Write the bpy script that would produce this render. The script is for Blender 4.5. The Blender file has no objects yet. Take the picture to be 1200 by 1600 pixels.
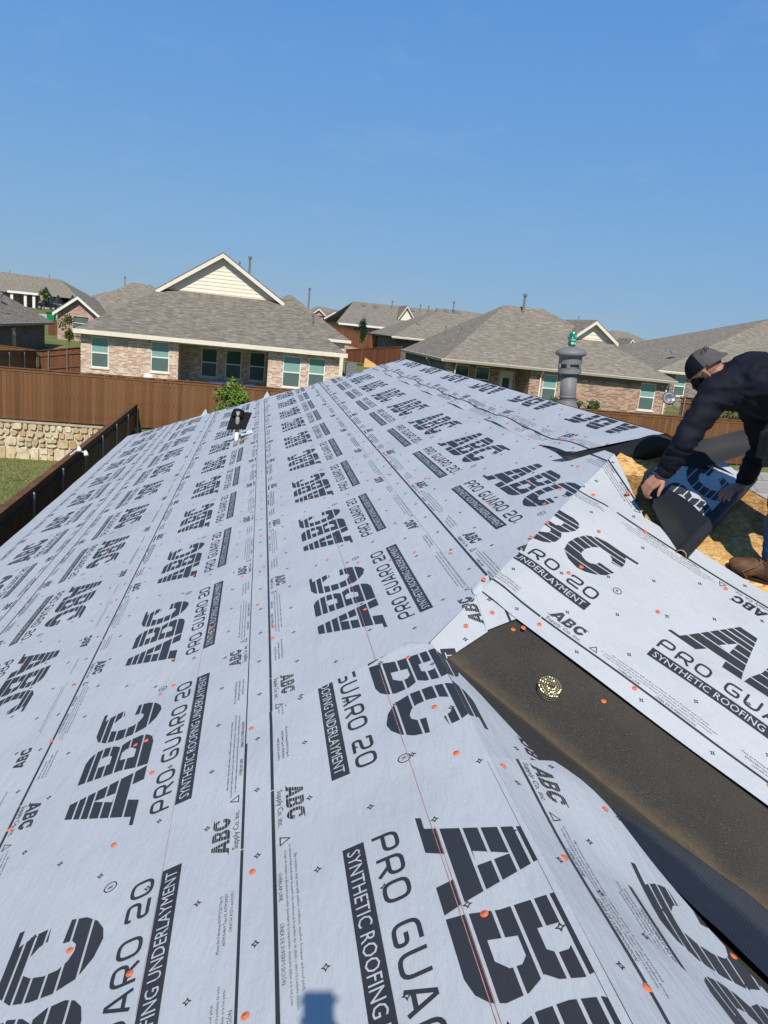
import bpy, bmesh, math, random
import numpy as np
from mathutils import Vector, Matrix
random.seed(7); np.random.seed(7)
S = bpy.context.scene
COL = S.collection
ZC = 5.8                      # camera height above the yard; coordinates below are written relative to the camera
# ------------------------------------------------------------------ camera, sky, sun, exposure
cam_d = bpy.data.cameras.new('camera'); cam = bpy.data.objects.new('camera', cam_d); COL.objects.link(cam)
S.camera = cam
R3 = ((0.98378889, 0.05797917, 0.16969923), (-0.15115904, -0.24105889, 0.95866655), (0.0964902, -0.96877708, -0.22838699))
cam.matrix_world = Matrix(((R3[0][0], -R3[0][1], -R3[0][2], 0), (R3[1][0], -R3[1][1], -R3[1][2], 0),
                           (R3[2][0], -R3[2][1], -R3[2][2], ZC), (0, 0, 0, 1)))
cam_d.sensor_fit = 'VERTICAL'; cam_d.sensor_height = 24; cam_d.lens = 24 * 1205 / 1600
cam_d.clip_start = 0.02; cam_d.clip_end = 3000
SUNV = Vector((-0.215, -1.55, 1.60)).normalized()
el = math.asin(SUNV.z); az = math.atan2(SUNV.x, SUNV.y)
w = bpy.data.worlds.new('World'); S.world = w; w.use_nodes = True
nt = w.node_tree; bg = nt.nodes['Background']
sky = nt.nodes.new('ShaderNodeTexSky'); sky.sky_type = 'NISHITA'; sky.sun_disc = False
sky.sun_elevation = el; sky.sun_rotation = az; sky.altitude = 0; sky.air_density = 1.0; sky.dust_density = 0.0; sky.ozone_density = 2.0
def wn(ty): return nt.nodes.new('ShaderNode' + ty)
sc_ = wn('MixRGB'); sc_.blend_type = 'MULTIPLY'; sc_.inputs[0].default_value = 1; sc_.inputs[2].default_value = (0.10, 0.10, 0.10, 1); nt.links.new(sky.outputs[0], sc_.inputs[1])
tcw = wn('TexCoord'); sxw = wn('SeparateXYZ'); nt.links.new(tcw.outputs['Generated'], sxw.inputs[0])
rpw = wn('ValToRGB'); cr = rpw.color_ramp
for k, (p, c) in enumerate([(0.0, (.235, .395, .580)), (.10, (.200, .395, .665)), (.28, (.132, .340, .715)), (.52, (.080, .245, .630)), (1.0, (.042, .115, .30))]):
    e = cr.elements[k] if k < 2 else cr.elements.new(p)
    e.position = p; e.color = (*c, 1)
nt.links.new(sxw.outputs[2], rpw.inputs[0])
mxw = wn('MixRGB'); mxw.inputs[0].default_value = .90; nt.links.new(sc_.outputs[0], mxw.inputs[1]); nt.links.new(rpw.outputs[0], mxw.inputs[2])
mpw = wn('Mapping'); mpw.inputs['Scale'].default_value = (2.2, 2.2, 6.5); nt.links.new(tcw.outputs['Generated'], mpw.inputs[0])
nsw = wn('TexNoise'); nsw.inputs['Scale'].default_value = 2.4; nsw.inputs['Detail'].default_value = 7; nsw.inputs['Roughness'].default_value = .62; nt.links.new(mpw.outputs[0], nsw.inputs['Vector'])
clw = wn('ValToRGB'); clw.color_ramp.elements[0].position = .555; clw.color_ramp.elements[0].color = (0, 0, 0, 1); clw.color_ramp.elements[1].position = .76; clw.color_ramp.elements[1].color = (.17, .17, .17, 1); nt.links.new(nsw.outputs['Fac'], clw.inputs[0])
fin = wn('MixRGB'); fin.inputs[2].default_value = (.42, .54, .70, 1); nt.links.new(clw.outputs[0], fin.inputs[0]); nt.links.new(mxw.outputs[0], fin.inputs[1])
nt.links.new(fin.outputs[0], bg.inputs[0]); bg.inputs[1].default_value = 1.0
sun_d = bpy.data.lights.new('sun', 'SUN'); sun = bpy.data.objects.new('sun', sun_d); COL.objects.link(sun)
sun_d.energy = 5.0; sun_d.angle = math.radians(0.53); sun_d.color = (1.0, 0.93, 0.82)
sun.rotation_euler = SUNV.to_track_quat('Z', 'Y').to_euler(); sun.location = (0, 0, 60)
S.view_settings.view_transform = 'Standard'; S.view_settings.look = 'None'
S.view_settings.exposure = 0.0; S.view_settings.gamma = 1; S.view_settings.use_curve_mapping = False
S.cycles.max_bounces = 5; S.cycles.diffuse_bounces = 3; S.cycles.glossy_bounces = 3

# ------------------------------------------------------------------ materials
class NM:
    def __init__(s, name, rough=0.7, spec=0.3, metal=0.0):
        s.m = bpy.data.materials.new(name); s.m.use_nodes = True; s.t = s.m.node_tree
        s.b = s.t.nodes['Principled BSDF']; s.b.inputs['Roughness'].default_value = rough
        s.b.inputs['Specular IOR Level'].default_value = spec; s.b.inputs['Metallic'].default_value = metal
    def n(s, ty, **kw):
        nd = s.t.nodes.new('ShaderNode' + ty)
        for k, v in kw.items():
            if k in nd.inputs: nd.inputs[k].default_value = v
            else: setattr(nd, k, v)
        return nd
    def l(s, a, b): s.t.links.new(a, b)
    def co(s, kind='Object', scale=(1, 1, 1), rot=(0, 0, 0)):
        t = s.n('TexCoord'); mp = s.n('Mapping'); mp.inputs['Scale'].default_value = scale; mp.inputs['Rotation'].default_value = rot
        s.l(t.outputs[kind], mp.inputs[0]); return mp.outputs[0]
    def noise(s, co, scale, detail=4, rough=0.55):
        nd = s.n('TexNoise'); nd.inputs['Scale'].default_value = scale; nd.inputs['Detail'].default_value = detail
        nd.inputs['Roughness'].default_value = rough; s.l(co, nd.inputs['Vector']); return nd.outputs['Fac']
    def ramp(s, fac, stops):
        nd = s.n('ValToRGB'); cr = nd.color_ramp
        while len(cr.elements) < len(stops): cr.elements.new(0.5)
        for e, (p, c) in zip(cr.elements, stops): e.position = p; e.color = (*c, 1)
        s.l(fac, nd.inputs[0]); return nd.outputs[0]
    def mix(s, fac, a, b, mode='MIX'):
        nd = s.n('MixRGB'); nd.blend_type = mode
        for i, v in ((0, fac), (1, a), (2, b)):
            if hasattr(v, 'is_linked'): s.l(v, nd.inputs[i])
            elif i == 0: nd.inputs[0].default_value = v
            else: nd.inputs[i].default_value = (*v, 1)
        return nd.outputs[0]
    def base(s, c):
        if hasattr(c, 'is_linked'): s.l(c, s.b.inputs['Base Color'])
        else: s.b.inputs['Base Color'].default_value = (*c, 1)
        return s
    def bump(s, h, strength=0.3, dist=0.01, prev=None):
        nd = s.n('Bump'); nd.inputs['Strength'].default_value = strength; nd.inputs['Distance'].default_value = dist
        s.l(h, nd.inputs['Height'])
        if prev is not None: s.l(prev, nd.inputs['Normal'])
        s.l(nd.outputs[0], s.b.inputs['Normal']); return nd.outputs[0]
def flat(name, c, rough=0.6, spec=0.3, metal=0, var=0.12, scale=8, bump=0.0):
    m = NM(name, rough, spec, metal); co = m.co()
    f = m.noise(co, scale)
    m.base(m.ramp(f, [(0.3, tuple(x * (1 - var) for x in c)), (0.7, tuple(min(1, x * (1 + var)) for x in c))]))
    if bump: m.bump(m.noise(co, scale * 6), bump, 0.005)
    return m.m
MAT = {}
def sheet_mat(name, c0, c1, rough, spec, dirt=True):
    m = NM(name, rough, spec); co = m.co()
    f = m.noise(co, 2.2, 5); c = m.ramp(f, [(0.3, c0), (0.7, c1)])
    if dirt:
        d = m.noise(co, 0.9, 6, 0.65); c = m.mix(m.ramp(d, [(0.56, (0, 0, 0)), (0.74, (0.30, 0.30, 0.30))]), c, tuple(x * 0.70 for x in c0))
        g = m.noise(co, 260, 2); c = m.mix(m.ramp(g, [(0.70, (0, 0, 0)), (0.76, (0.22, 0.22, 0.22))]), c, tuple(x * 0.55 for x in c0))
    m.base(c)
    n1 = m.noise(m.co(scale=(3.4, 0.9, 3.4), rot=(0, 0, 0.25)), 5.5, 5, 0.6)
    n2 = m.noise(co, 26, 3)
    wv = m.noise(m.co(scale=(1, 0.22, 1), rot=(0, 0, -0.5)), 40, 2)
    b = m.bump(n1, 0.6, 0.015); b = m.bump(n2, 0.25, 0.004, b); m.bump(wv, 0.18, 0.003, b)
    return m.m
MAT['sheet'] = sheet_mat('grey_underlayment', (0.405, 0.435, 0.465), (0.465, 0.49, 0.515), 0.52, 0.32)
MAT['print'] = sheet_mat('black_print', (0.026, 0.028, 0.034), (0.036, 0.038, 0.044), 0.5, 0.3, False)
MAT['under'] = sheet_mat('black_sheet_back', (0.012, 0.013, 0.016), (0.02, 0.021, 0.025), 0.5, 0.35, False)
MAT['white_print'] = MAT['sheet']

MAT['webback'] = NM('smooth_sheet_back', .55, .28).base((.010, .011, .014)).m
# ------------------------------------------------------------------ object helpers
def tag(o, label=None, cat=None, group=None, kind=None):
    if label: o['label'] = label
    if cat: o['category'] = cat
    if group: o['group'] = group
    if kind: o['kind'] = kind
    return o
def thing(name, loc, label, cat, group=None, rz=0):
    o = bpy.data.objects.new(name, None); COL.objects.link(o); o.location = (loc[0], loc[1], loc[2] + ZC); o.rotation_euler = (0, 0, rz)
    o.empty_display_size = 0.1
    return tag(o, label, cat, group)
def link(name, me, parent=None):
    o = bpy.data.objects.new(name, me); COL.objects.link(o)
    if parent is not None: o.parent = parent; 
    return o
class MB:
    """mesh collector; coordinates camera-relative (or local when local=True)"""
    def __init__(s): s.v = []; s.f = []; s.uv = []; s.mi = []
    def poly(s, pts, uv=None, mi=0):
        i = len(s.v); s.v += [tuple(p) for p in pts]; s.f.append(tuple(range(i, i + len(pts)))); s.mi.append(mi)
        if uv is None:
            P = [Vector(p) for p in pts]; n = Vector((0, 0, 0))
            for a in range(len(P)): n += P[a].cross(P[(a + 1) % len(P)])
            n = n.normalized() if n.length > 1e-12 else Vector((0, 0, 1))
            if abs(n.z) > 0.97: uv = [(p.x, p.y) for p in P]
            else:
                h = Vector((0, 0, 1)).cross(n).normalized(); vv = n.cross(h)
                uv = [(p.dot(h), p.dot(vv)) for p in P]
        s.uv += list(uv)
    def box(s, a, b, mi=0):
        x0, y0, z0 = (min(a[i], b[i]) for i in range(3)); x1, y1, z1 = (max(a[i], b[i]) for i in range(3))
        v = [(x0, y0, z0), (x1, y0, z0), (x1, y1, z0), (x0, y1, z0), (x0, y0, z1), (x1, y0, z1), (x1, y1, z1), (x0, y1, z1)]
        for q in ((0, 3, 2, 1), (4, 5, 6, 7), (0, 1, 5, 4), (1, 2, 6, 5), (2, 3, 7, 6), (3, 0, 4, 7)): s.poly([v[k] for k in q], mi=mi)
    def hexa(s, v, mi=0):
        for q in ((0, 3, 2, 1), (4, 5, 6, 7), (0, 1, 5, 4), (1, 2, 6, 5), (2, 3, 7, 6), (3, 0, 4, 7)): s.poly([v[k] for k in q], mi=mi)
    def bar(s, a, b, w_, h_, up=(0, 0, 1), mi=0):
        a = Vector(a); b = Vector(b); d = (b - a).normalized(); up = Vector(up)
        x = d.cross(up)
        if x.length < 1e-5: x = d.cross(Vector((0, 1, 0)))
        x.normalize(); y = x.cross(d).normalized(); x *= w_ / 2; y *= h_ / 2
        s.hexa([a - x - y, a + x - y, b + x - y, b - x - y, a - x + y, a + x + y, b + x + y, b - x + y], mi)
    def tube(s, pts, rad, n=10, caps=True, mi=0):
        P = [Vector(p) for p in pts]; rr = rad if hasattr(rad, '__len__') else [rad] * len(P); rings = []
        ref = None
        for i, p in enumerate(P):
            d = (P[min(i + 1, len(P) - 1)] - P[max(i - 1, 0)]).normalized()
            if ref is None: ref = d.orthogonal().normalized()
            x = (ref - d * ref.dot(d)).normalized(); y = d.cross(x); ref = x
            rings.append([p + (x * math.cos(2 * math.pi * k / n) + y * math.sin(2 * math.pi * k / n)) * rr[i] for k in range(n)])
        for i in range(len(P) - 1):
            for k in range(n):
                k2 = (k + 1) % n
                s.poly([rings[i][k], rings[i][k2], rings[i + 1][k2], rings[i + 1][k]], [(k / n, i), ((k + 1) / n, i), ((k + 1) / n, i + 1), (k / n, i + 1)], mi)
        if caps:
            s.poly(rings[0][::-1], mi=mi); s.poly(rings[-1], mi=mi)
    def lathe(s, c, prof, n=20, axis=(0, 0, 1), mi=0):
        ax = Vector(axis).normalized(); x = ax.orthogonal().normalized(); y = ax.cross(x); c = Vector(c)
        rings = [[c + ax * z + (x * math.cos(2 * math.pi * k / n) + y * math.sin(2 * math.pi * k / n)) * max(r, 1e-4) for k in range(n)] for r, z in prof]
        for i in range(len(prof) - 1):
            for k in range(n):
                k2 = (k + 1) % n
                s.poly([rings[i][k], rings[i][k2], rings[i + 1][k2], rings[i + 1][k]], [(k / n, i), ((k + 1) / n, i), ((k + 1) / n, i + 1), (k / n, i + 1)], mi)
    def mesh(s, name, mats, off=(0, 0, 0), smooth=False, merge=True):
        me = bpy.data.meshes.new(name); o = Vector(off)
        me.from_pydata([tuple(Vector(p) - o) for p in s.v], [], s.f)
        uvl = me.uv_layers.new(name='UVMap'); uvl.data.foreach_set('uv', np.array(s.uv, dtype=np.float32).ravel())
        for m in (mats if isinstance(mats, (list, tuple)) else [mats]): me.materials.append(m)
        me.polygons.foreach_set('material_index', s.mi)
        if merge:
            bm = bmesh.new(); bm.from_mesh(me); bmesh.ops.remove_doubles(bm, verts=bm.verts, dist=1e-5); bm.to_mesh(me); bm.free()
        if smooth: me.shade_smooth()
        me.update(); return me
    def build(s, name, mats, parent=None, smooth=False, merge=True):
        """parent given: mesh stored relative to the root of the parent chain's own location"""
        if parent is None:
            cx = Vector(s.v[0]) if s.v else Vector((0, 0, 0))
            o = link(name, s.mesh(name, mats, cx, smooth, merge)); o.location = (cx.x, cx.y, cx.z + ZC); return o
        base = Vector((0, 0, -ZC)); p = parent
        while p is not None: base += Vector(p.location); p = p.parent
        return link(name, s.mesh(name, mats, base, smooth, merge), parent)
def smooth_angle(o, ang=40):
    me = o.data; me.shade_smooth(); me.set_sharp_from_angle(angle=math.radians(ang)); return o

# ------------------------------------------------------------------ print artwork (2-D, metres; x = reading direction, y = up from the thick line)
def bands_fill(polys, y0, y1, cuts, gap):
    """even-odd fill of polygons between y0..y1 in horizontal bands separated by white gaps -> list of quads"""
    out = []; edges = []
    for P in polys:
        for i in range(len(P)): edges.append((P[i], P[(i + 1) % len(P)]))
    ys = sorted(set([p[1] for P in polys for p in P]))
    lim = [y0] + [c for k in cuts for c in (k - gap / 2, k + gap / 2)] + [y1]
    for b in range(0, len(lim), 2):
        lv = [lim[b]] + [y for y in ys if lim[b] + 1e-6 < y < lim[b + 1] - 1e-6] + [lim[b + 1]]
        for a, c in zip(lv[:-1], lv[1:]):
            mid = (a + c) / 2; xs = []
            for (p, q) in edges:
                if (p[1] > mid) != (q[1] > mid):
                    f = lambda y: p[0] + (q[0] - p[0]) * (y - p[1]) / (q[1] - p[1])
                    xs.append((f(mid), f(a), f(c)))
            xs.sort()
            for k in range(0, len(xs) - 1, 2):
                out.append([(xs[k][1], a), (xs[k + 1][1], a), (xs[k + 1][2], c), (xs[k][2], c)])
    return out
LA = [(-.03, 0), (.44, 0), (.55, .16), (.62, .17), (.85, .16), (.86, 0), (1.16, 0), (1.12, .165), (.99, 1), (.70, 1), (.22, .165), (.15, .05), (0, .05)]
LAh = [(.64, .375), (.815, .365), (.835, .66)]
LB = [(1.20, 0), (1.75, 0), (1.90, .04), (2.0, .12), (2.05, .22), (2.05, .38), (2.0, .47), (1.97, .52), (2.05, .60), (2.11, .75), (2.10, .88), (2.02, .96), (1.9, 1), (1.40, 1), (1.32, .40), (1.23, .155)]
LBh1 = [(1.61, .60), (1.80, .60), (1.86, .66), (1.87, .74), (1.82, .79), (1.645, .79)]
LBh2 = [(1.53, .24), (1.72, .24), (1.82, .32), (1.83, .41), (1.78, .455), (1.60, .455)]
LC = [(2.62, 0), (2.76, .03), (2.90, .115), (3.02, .25), (3.08, .42), (2.79, .44), (2.77, .34), (2.70, .285), (2.62, .28), (2.52, .32), (2.46, .40), (2.46, .54), (2.51, .68), (2.59, .775), (2.70, .785), (2.80, .76), (2.88, .70), (2.91, .62), (3.09, .64), (3.08, .78), (3.03, .89), (3.0, .945), (3.22, .95), (3.22, 1), (2.60, 1), (2.42, .94), (2.28, .80), (2.21, .60), (2.19, .38), (2.25, .17), (2.42, .05)]
CUT = [.165, .355, .50, .655, .775, .885]
def logo(h):
    q = bands_fill([LA, LAh, LB, LBh1, LBh2, LC], 0, 1, CUT, 0.026)
    return [[(x * h, y * h) for x, y in P] for P in q]
def rounded(path, r, closed=False):
    out = []; n = len(path)
    for i, p in enumerate(path):
        if not closed and i in (0, n - 1): out.append(p); continue
        a = Vector(path[i - 1]); b = Vector(p); c = Vector(path[(i + 1) % n])
        d1 = (a - b); d2 = (c - b); rr = min(r, d1.length * .49, d2.length * .49)
        if p[-1:] == ('x',) or rr < 1e-4: out.append(p); continue
        s_ = b + d1.normalized() * rr; e_ = b + d2.normalized() * rr
        for t in (0, .25, .5, .75, 1): out.append(tuple((s_ * (1 - t) ** 2 + b * 2 * t * (1 - t) + e_ * t * t)))
    return out
def stroke(path, wd, closed=False):
    P = [Vector(p[:2]) for p in path]
    if closed: P.append(P[0])
    out = []; L = []; Rr = []
    n = len(P)
    for i in range(n):
        if closed: d0 = P[i] - P[i - 1 if i > 0 else n - 2]; d1 = P[(i + 1) if i < n - 1 else 1] - P[i]
        else: d0 = P[i] - P[i - 1] if i > 0 else P[1] - P[0]; d1 = P[i + 1] - P[i] if i < n - 1 else P[-1] - P[-2]
        d0 = d0.normalized(); d1 = d1.normalized(); t = (d0 + d1)
        t = t.normalized() if t.length > 1e-6 else d1
        nrm = Vector((-t.y, t.x)); k = 1 / max(.5, nrm.dot(Vector((-d1.y, d1.x))))
        L.append(P[i] + nrm * wd / 2 * k); Rr.append(P[i] - nrm * wd / 2 * k)
    for i in range(n - 1): out.append([tuple(L[i]), tuple(Rr[i]), tuple(Rr[i + 1]), tuple(L[i + 1])])
    return out
def pro_guard(x0, y0, h, total):
    wl = .078; r = .026; wd = .0124; G = {}
    w_ = wl; o = wd / 2; b = o; t = h - o; m = h * .46; rt = w_ - o
    def P_(): return [(rounded([(o, 0), (o, t), (rt, t), (rt, m - .004), (o, m - .004)], r), False)]
    def O_(): return [(rounded([(o, b), (rt, b), (rt, t), (o, t)], r, True), True)]
    glyph = {
        'P': P_(), 'O': O_(), '0': O_(),
        'R': P_() + [([(rt * .55, m - .004), (rt, 0)], False)],
        'G': [(rounded([(rt, t), (o, t), (o, b), (rt, b), (rt, m), (rt * .5, m)], r), False)],
        'U': [(rounded([(o, h), (o, b), (rt, b), (rt, h)], r), False)],
        'A': [([(o, 0), (w_ * .44, t), (w_ * .56, t), (rt, 0)], False), ([(w_ * .2, h * .27), (w_ * .8, h * .27)], False)],
        'D': [(rounded([(o, b), (rt, b), (rt, t), (o, t)], r, True), True)],
        '2': [(rounded([(o, h * .72), (o, t), (rt, t), (rt, m), (o, m * .9), (o, b), (rt + o, b)], r * .9), False)],
    }
    out = []; txt = 'PRO GUARD 20'; adv = (total - wl) / (len(txt) - 1 - .9); x = x0
    for ch in txt:
        if ch == ' ': x += adv * .55; continue
        for path, cl in glyph[ch]: out += [[(p[0] + x, p[1] + y0) for p in q] for q in stroke(path, wd, cl)]
        x += adv
    return out
_fc = {}
def text_polys(s_, h, width=None, res=1, x0=0, y0=0, bold=0.0):
    key = (s_, res, bold)
    if key not in _fc:
        c = bpy.data.curves.new('t', 'FONT'); c.body = s_; c.resolution_u = res; c.offset = bold; c.size = 1
        o = bpy.data.objects.new('t', c); COL.objects.link(o); bpy.context.view_layer.update()
        me = o.evaluated_get(bpy.context.evaluated_depsgraph_get()).to_mesh(); me.calc_loop_triangles()
        v = [x.co[:2] for x in me.vertices]; _fc[key] = [[v[i] for i in t.vertices] for t in me.loop_triangles]
        bpy.data.objects.remove(o); bpy.data.curves.remove(c)
    tr = _fc[key]; xs = [p[0] for q in tr for p in q]; xa, xb = min(xs), max(xs); cap = 0.729
    sy = h / cap; sx = sy if width is None else width / (xb - xa)
    return [[(x0 + (p[0] - xa) * sx, y0 + p[1] * sy) for p in q] for q in tr]
def rect(x0, y0, x1, y1, nx=1): 
    xs = np.linspace(x0, x1, nx + 1); return [[(xs[i], y0), (xs[i + 1], y0), (xs[i + 1], y1), (xs[i], y1)] for i in range(nx)]
def subdiv(polys, mx):
    out = []
    for P in polys:
        st = [P]
        while st:
            q = st.pop(); w_ = max(p[0] for p in q) - min(p[0] for p in q); h_ = max(p[1] for p in q) - min(p[1] for p in q)
            if max(w_, h_) <= mx: out.append(q); continue
            ax = 0 if w_ >= h_ else 1; c = (max(p[ax] for p in q) + min(p[ax] for p in q)) / 2
            for sg in (1, -1):
                r_ = clip_half(q, (sg if ax == 0 else 0, sg if ax == 1 else 0), sg * c)
                if len(r_) >= 3: st.append(r_)
    return out
def clip_half(P, n, d):
    """keep n.p <= d"""
    out = []
    for i in range(len(P)):
        a = P[i]; b = P[(i + 1) % len(P)]; da = n[0] * a[0] + n[1] * a[1] - d; db = n[0] * b[0] + n[1] * b[1] - d
        if da <= 0: out.append(a)
        if (da < 0 < db) or (db < 0 < da):
            t = da / (da - db); out.append((a[0] + (b[0] - a[0]) * t, a[1] + (b[1] - a[1]) * t))
    return out
PER = 1.42
def art_big():
    A = [[(x, y + .45) for x, y in P] for P in logo(.33)]
    A += pro_guard(0, .308, .080, 1.055)
    A += stroke([(1.10 + .022 * math.cos(a), .475 + .022 * math.sin(a)) for a in np.linspace(0, 2 * math.pi, 13)[:-1]], .004, True)
    A += text_polys('R', .02, None, 1, 1.093, .465)
    A = subdiv(A, .11)
    ban = rect(-.003, .216, 1.06, .283, 14)
    wh = text_polys('SYNTHETIC ROOFING UNDERLAYMENT', .042, 1.02, 2, .018, .2285)
    return A + ban, wh
BIG, BIGW = art_big()
def art_small(detail):
    A = []
    A += [[(x, y + .048) for x, y in P] for P in logo(.064)]
    if detail == 2:
        A += text_polys('Supply Co. inc.', .021, .20, 2, .01, .017)
        A += stroke([(.262, .022), (.300, .022), (.281, .054)], .004, True)
        T = ['Slip resistance may vary with surface conditions, weather, footwear and roof pitch',
             'La resistencia al desliz puede variar de acuerdo a las condiciones de la superficie, tipo de calzado o clima y la pendiente del techo',
             'Le degré de résistance au glissement peut varier dépendant de la température, chaussures utiliser et la toit pente']
        A += text_polys(T[0], .0085, .50, 1, .36, .066); A += text_polys(T[1], .0085, .60, 1, .31, .050); A += text_polys(T[2], .0085, .56, 1, .33, .034)
        A += text_polys('OVERLAP LINE', .0125, .115, 1, .42, .012); A += text_polys('LÍNEA DE SUPERPOSICIÓN', .0125, .20, 1, .62, .012)
        A += text_polys('Meets the Following ASTM D226 Type II,', .0095, .22, 1, 1.02, .060); A += text_polys('ASTM D4869 Type IV, ASTM D8257', .0095, .20, 1, 1.04, .042)
        A += text_polys('CAN/CSA A123.3 and A220.1', .0095, .16, 1, 1.08, .024)
    else:
        rng = random.Random(3)
        def words(x0, x1, y, h):
            x = x0; o = []
            while x < x1 - .01:
                w_ = rng.uniform(.02, .05); w_ = min(w_, x1 - x); o += rect(x, y, x + w_, y + h); x += w_ + .008
            return o
        A += words(.01, .21, .019, .013)
        for (x0, x1, y, h) in ((.36, .86, .066, .0055), (.31, .91, .050, .0055), (.33, .89, .034, .0055), (.42, .535, .012, .009), (.62, .82, .012, .009), (1.02, 1.24, .06, .006), (1.04, 1.24, .042, .006), (1.08, 1.24, .024, .006)):
            A += words(x0, x1, y, h)
    A += rect(-.004, -.006, PER - .010, .006, 12)
    return A
SMALL2 = art_small(2); SMALL1 = art_small(1)
def star(cx, cy, r=.0105):
    P = []
    o = []
    for k in range(4):
        a = k * math.pi / 2 + .12; a2 = a + math.pi / 4; a0 = a - math.pi / 4
        t = (cx + r * math.cos(a), cy + r * math.sin(a)); q = .42 * r
        l = (cx + q * math.cos(a2), cy + q * math.sin(a2)); k_ = (cx + q * math.cos(a0), cy + q * math.sin(a0))
        o += stroke([k_, t, l], .0036)
    return o

# ------------------------------------------------------------------ roof geometry
H = 1.7; SL = 0.5; CS = math.sqrt(1.25)
XR, ZR, YR0, YR1 = 2.46, -0.47, 4.68, 13.35          # main ridge and its two ends
XE, ZE, YE = -3.27, -1.7 - 0.5 * 3.27, 20.8           # left eave, far eave
X2, Z2, Y2 = 0.793, -1.3035, 3.013                       # second (lower) ridge, running towards and past the camera; meets the hip here
def Mpt(X, Y): return Vector((X, Y, -H + SL * X))
def disp(x, y):
    return 0.006 + 0.0035 * np.sin(2.1 * x + 1.3 * y) * np.sin(1.7 * y - .9 * x) + 0.0025 * np.sin(5.1 * x + .6) * np.sin(3.3 * y + 1.1 * x)
class Piece:
    """maps local (a,b) onto a plane: O + a*A + b*B ; region = convex polygon in (a,b), counter-clockwise"""
    def __init__(s, O, A, B, region, extra=None):
        s.O = np.array(O, float); s.A = np.array(A, float); s.B = np.array(B, float); s.N = np.cross(s.A, s.B); s.N /= np.linalg.norm(s.N)
        if s.N[2] < 0: s.N = -s.N
        ar = sum(region[i][0] * region[(i + 1) % len(region)][1] - region[(i + 1) % len(region)][0] * region[i][1] for i in range(len(region)))
        s.reg = list(region) if ar > 0 else list(region)[::-1]
        s.half = []
        for i in range(len(s.reg)):
            a = s.reg[i]; b = s.reg[(i + 1) % len(s.reg)]; n = (b[1] - a[1], -(b[0] - a[0])); s.half.append((n, n[0] * a[0] + n[1] * a[1]))
        s.extra = extra
    def map(s, ab, off):
        ab = np.asarray(ab, float); p = s.O + ab[:, :1] * s.A + ab[:, 1:2] * s.B
        h = off + disp(p[:, 0], p[:, 1])
        if s.extra is not None: h = h + s.extra(ab[:, 0], ab[:, 1])
        return p + h[:, None] * s.N
    def clip(s, P):
        for n, d in s.half:
            P = clip_half(P, n, d)
            if len(P) < 3: return None
        return P
    def clip_all(s, arrs):
        """arrs: list of polygons (in ab); fast accept / reject"""
        out = []
        for P in arrs:
            ok = True; rej = False
            for n, d in s.half:
                dv = [n[0] * q[0] + n[1] * q[1] - d for q in P]
                if max(dv) > 1e-9: ok = False
                if min(dv) > -1e-9: rej = True; break
            if rej: continue
            if ok: out.append(P)
            else:
                c = s.clip(P)
                if c: out.append(c)
        return out
def mesh_polys(name, pieces_polys, off, mat, weld=1e-4, smooth=False, uvs=True):
    V = []; F = []; base = 0
    for pc, polys in pieces_polys:
        if not polys: continue
        flat_ = np.array([q for P in polys for q in P]); m = pc.map(flat_, off); V.append(m); k = base
        for P in polys: F.append(tuple(range(k, k + len(P)))); k += len(P)
        base = k
    if not V: return None
    V = np.vstack(V); V[:, 2] += ZC
    me = bpy.data.meshes.new(name); me.from_pydata(V.tolist(), [], F); me.materials.append(mat)
    if weld:
        bm = bmesh.new(); bm.from_mesh(me); bmesh.ops.remove_doubles(bm, verts=bm.verts, dist=weld); bmesh.ops.recalc_face_normals(bm, faces=bm.faces); bm.to_mesh(me); bm.free()
    if smooth: me.shade_smooth()
    return me
def grid_polys(pc, step):
    a0 = min(p[0] for p in pc.reg); a1 = max(p[0] for p in pc.reg); b0 = min(p[1] for p in pc.reg); b1 = max(p[1] for p in pc.reg)
    na = max(1, int((a1 - a0) / step)); nb = max(1, int((b1 - b0) / step)); A = np.linspace(a0, a1, na + 1); B = np.linspace(b0, b1, nb + 1)
    return pc.clip_all([[(A[i], B[j]), (A[i + 1], B[j]), (A[i + 1], B[j + 1]), (A[i], B[j + 1])] for i in range(na) for j in range(nb)])
def lane(art, x0, sx, y0, sy, vert, lo, hi, nearlim=None, side=1):
    """tile art along the course. local->(a,b): a = x0 + sx*x ; b = y0 + sy*y, repeated every PER between lo..hi"""
    k0 = math.floor((lo - x0) / PER) - 1; k1 = math.ceil((hi - x0) / PER) + 1
    o = []
    for k in range(k0, k1 + 1):
        xa = x0 + k * PER; 
        if xa + PER < lo - .1 or xa - PER > hi + .1: continue
        if nearlim is not None and not nearlim(xa): continue
        for P in art: o.append([(xa + sx * p[0], y0 + sy * p[1]) for p in P])
    return o
SHEET_N = 0
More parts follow.
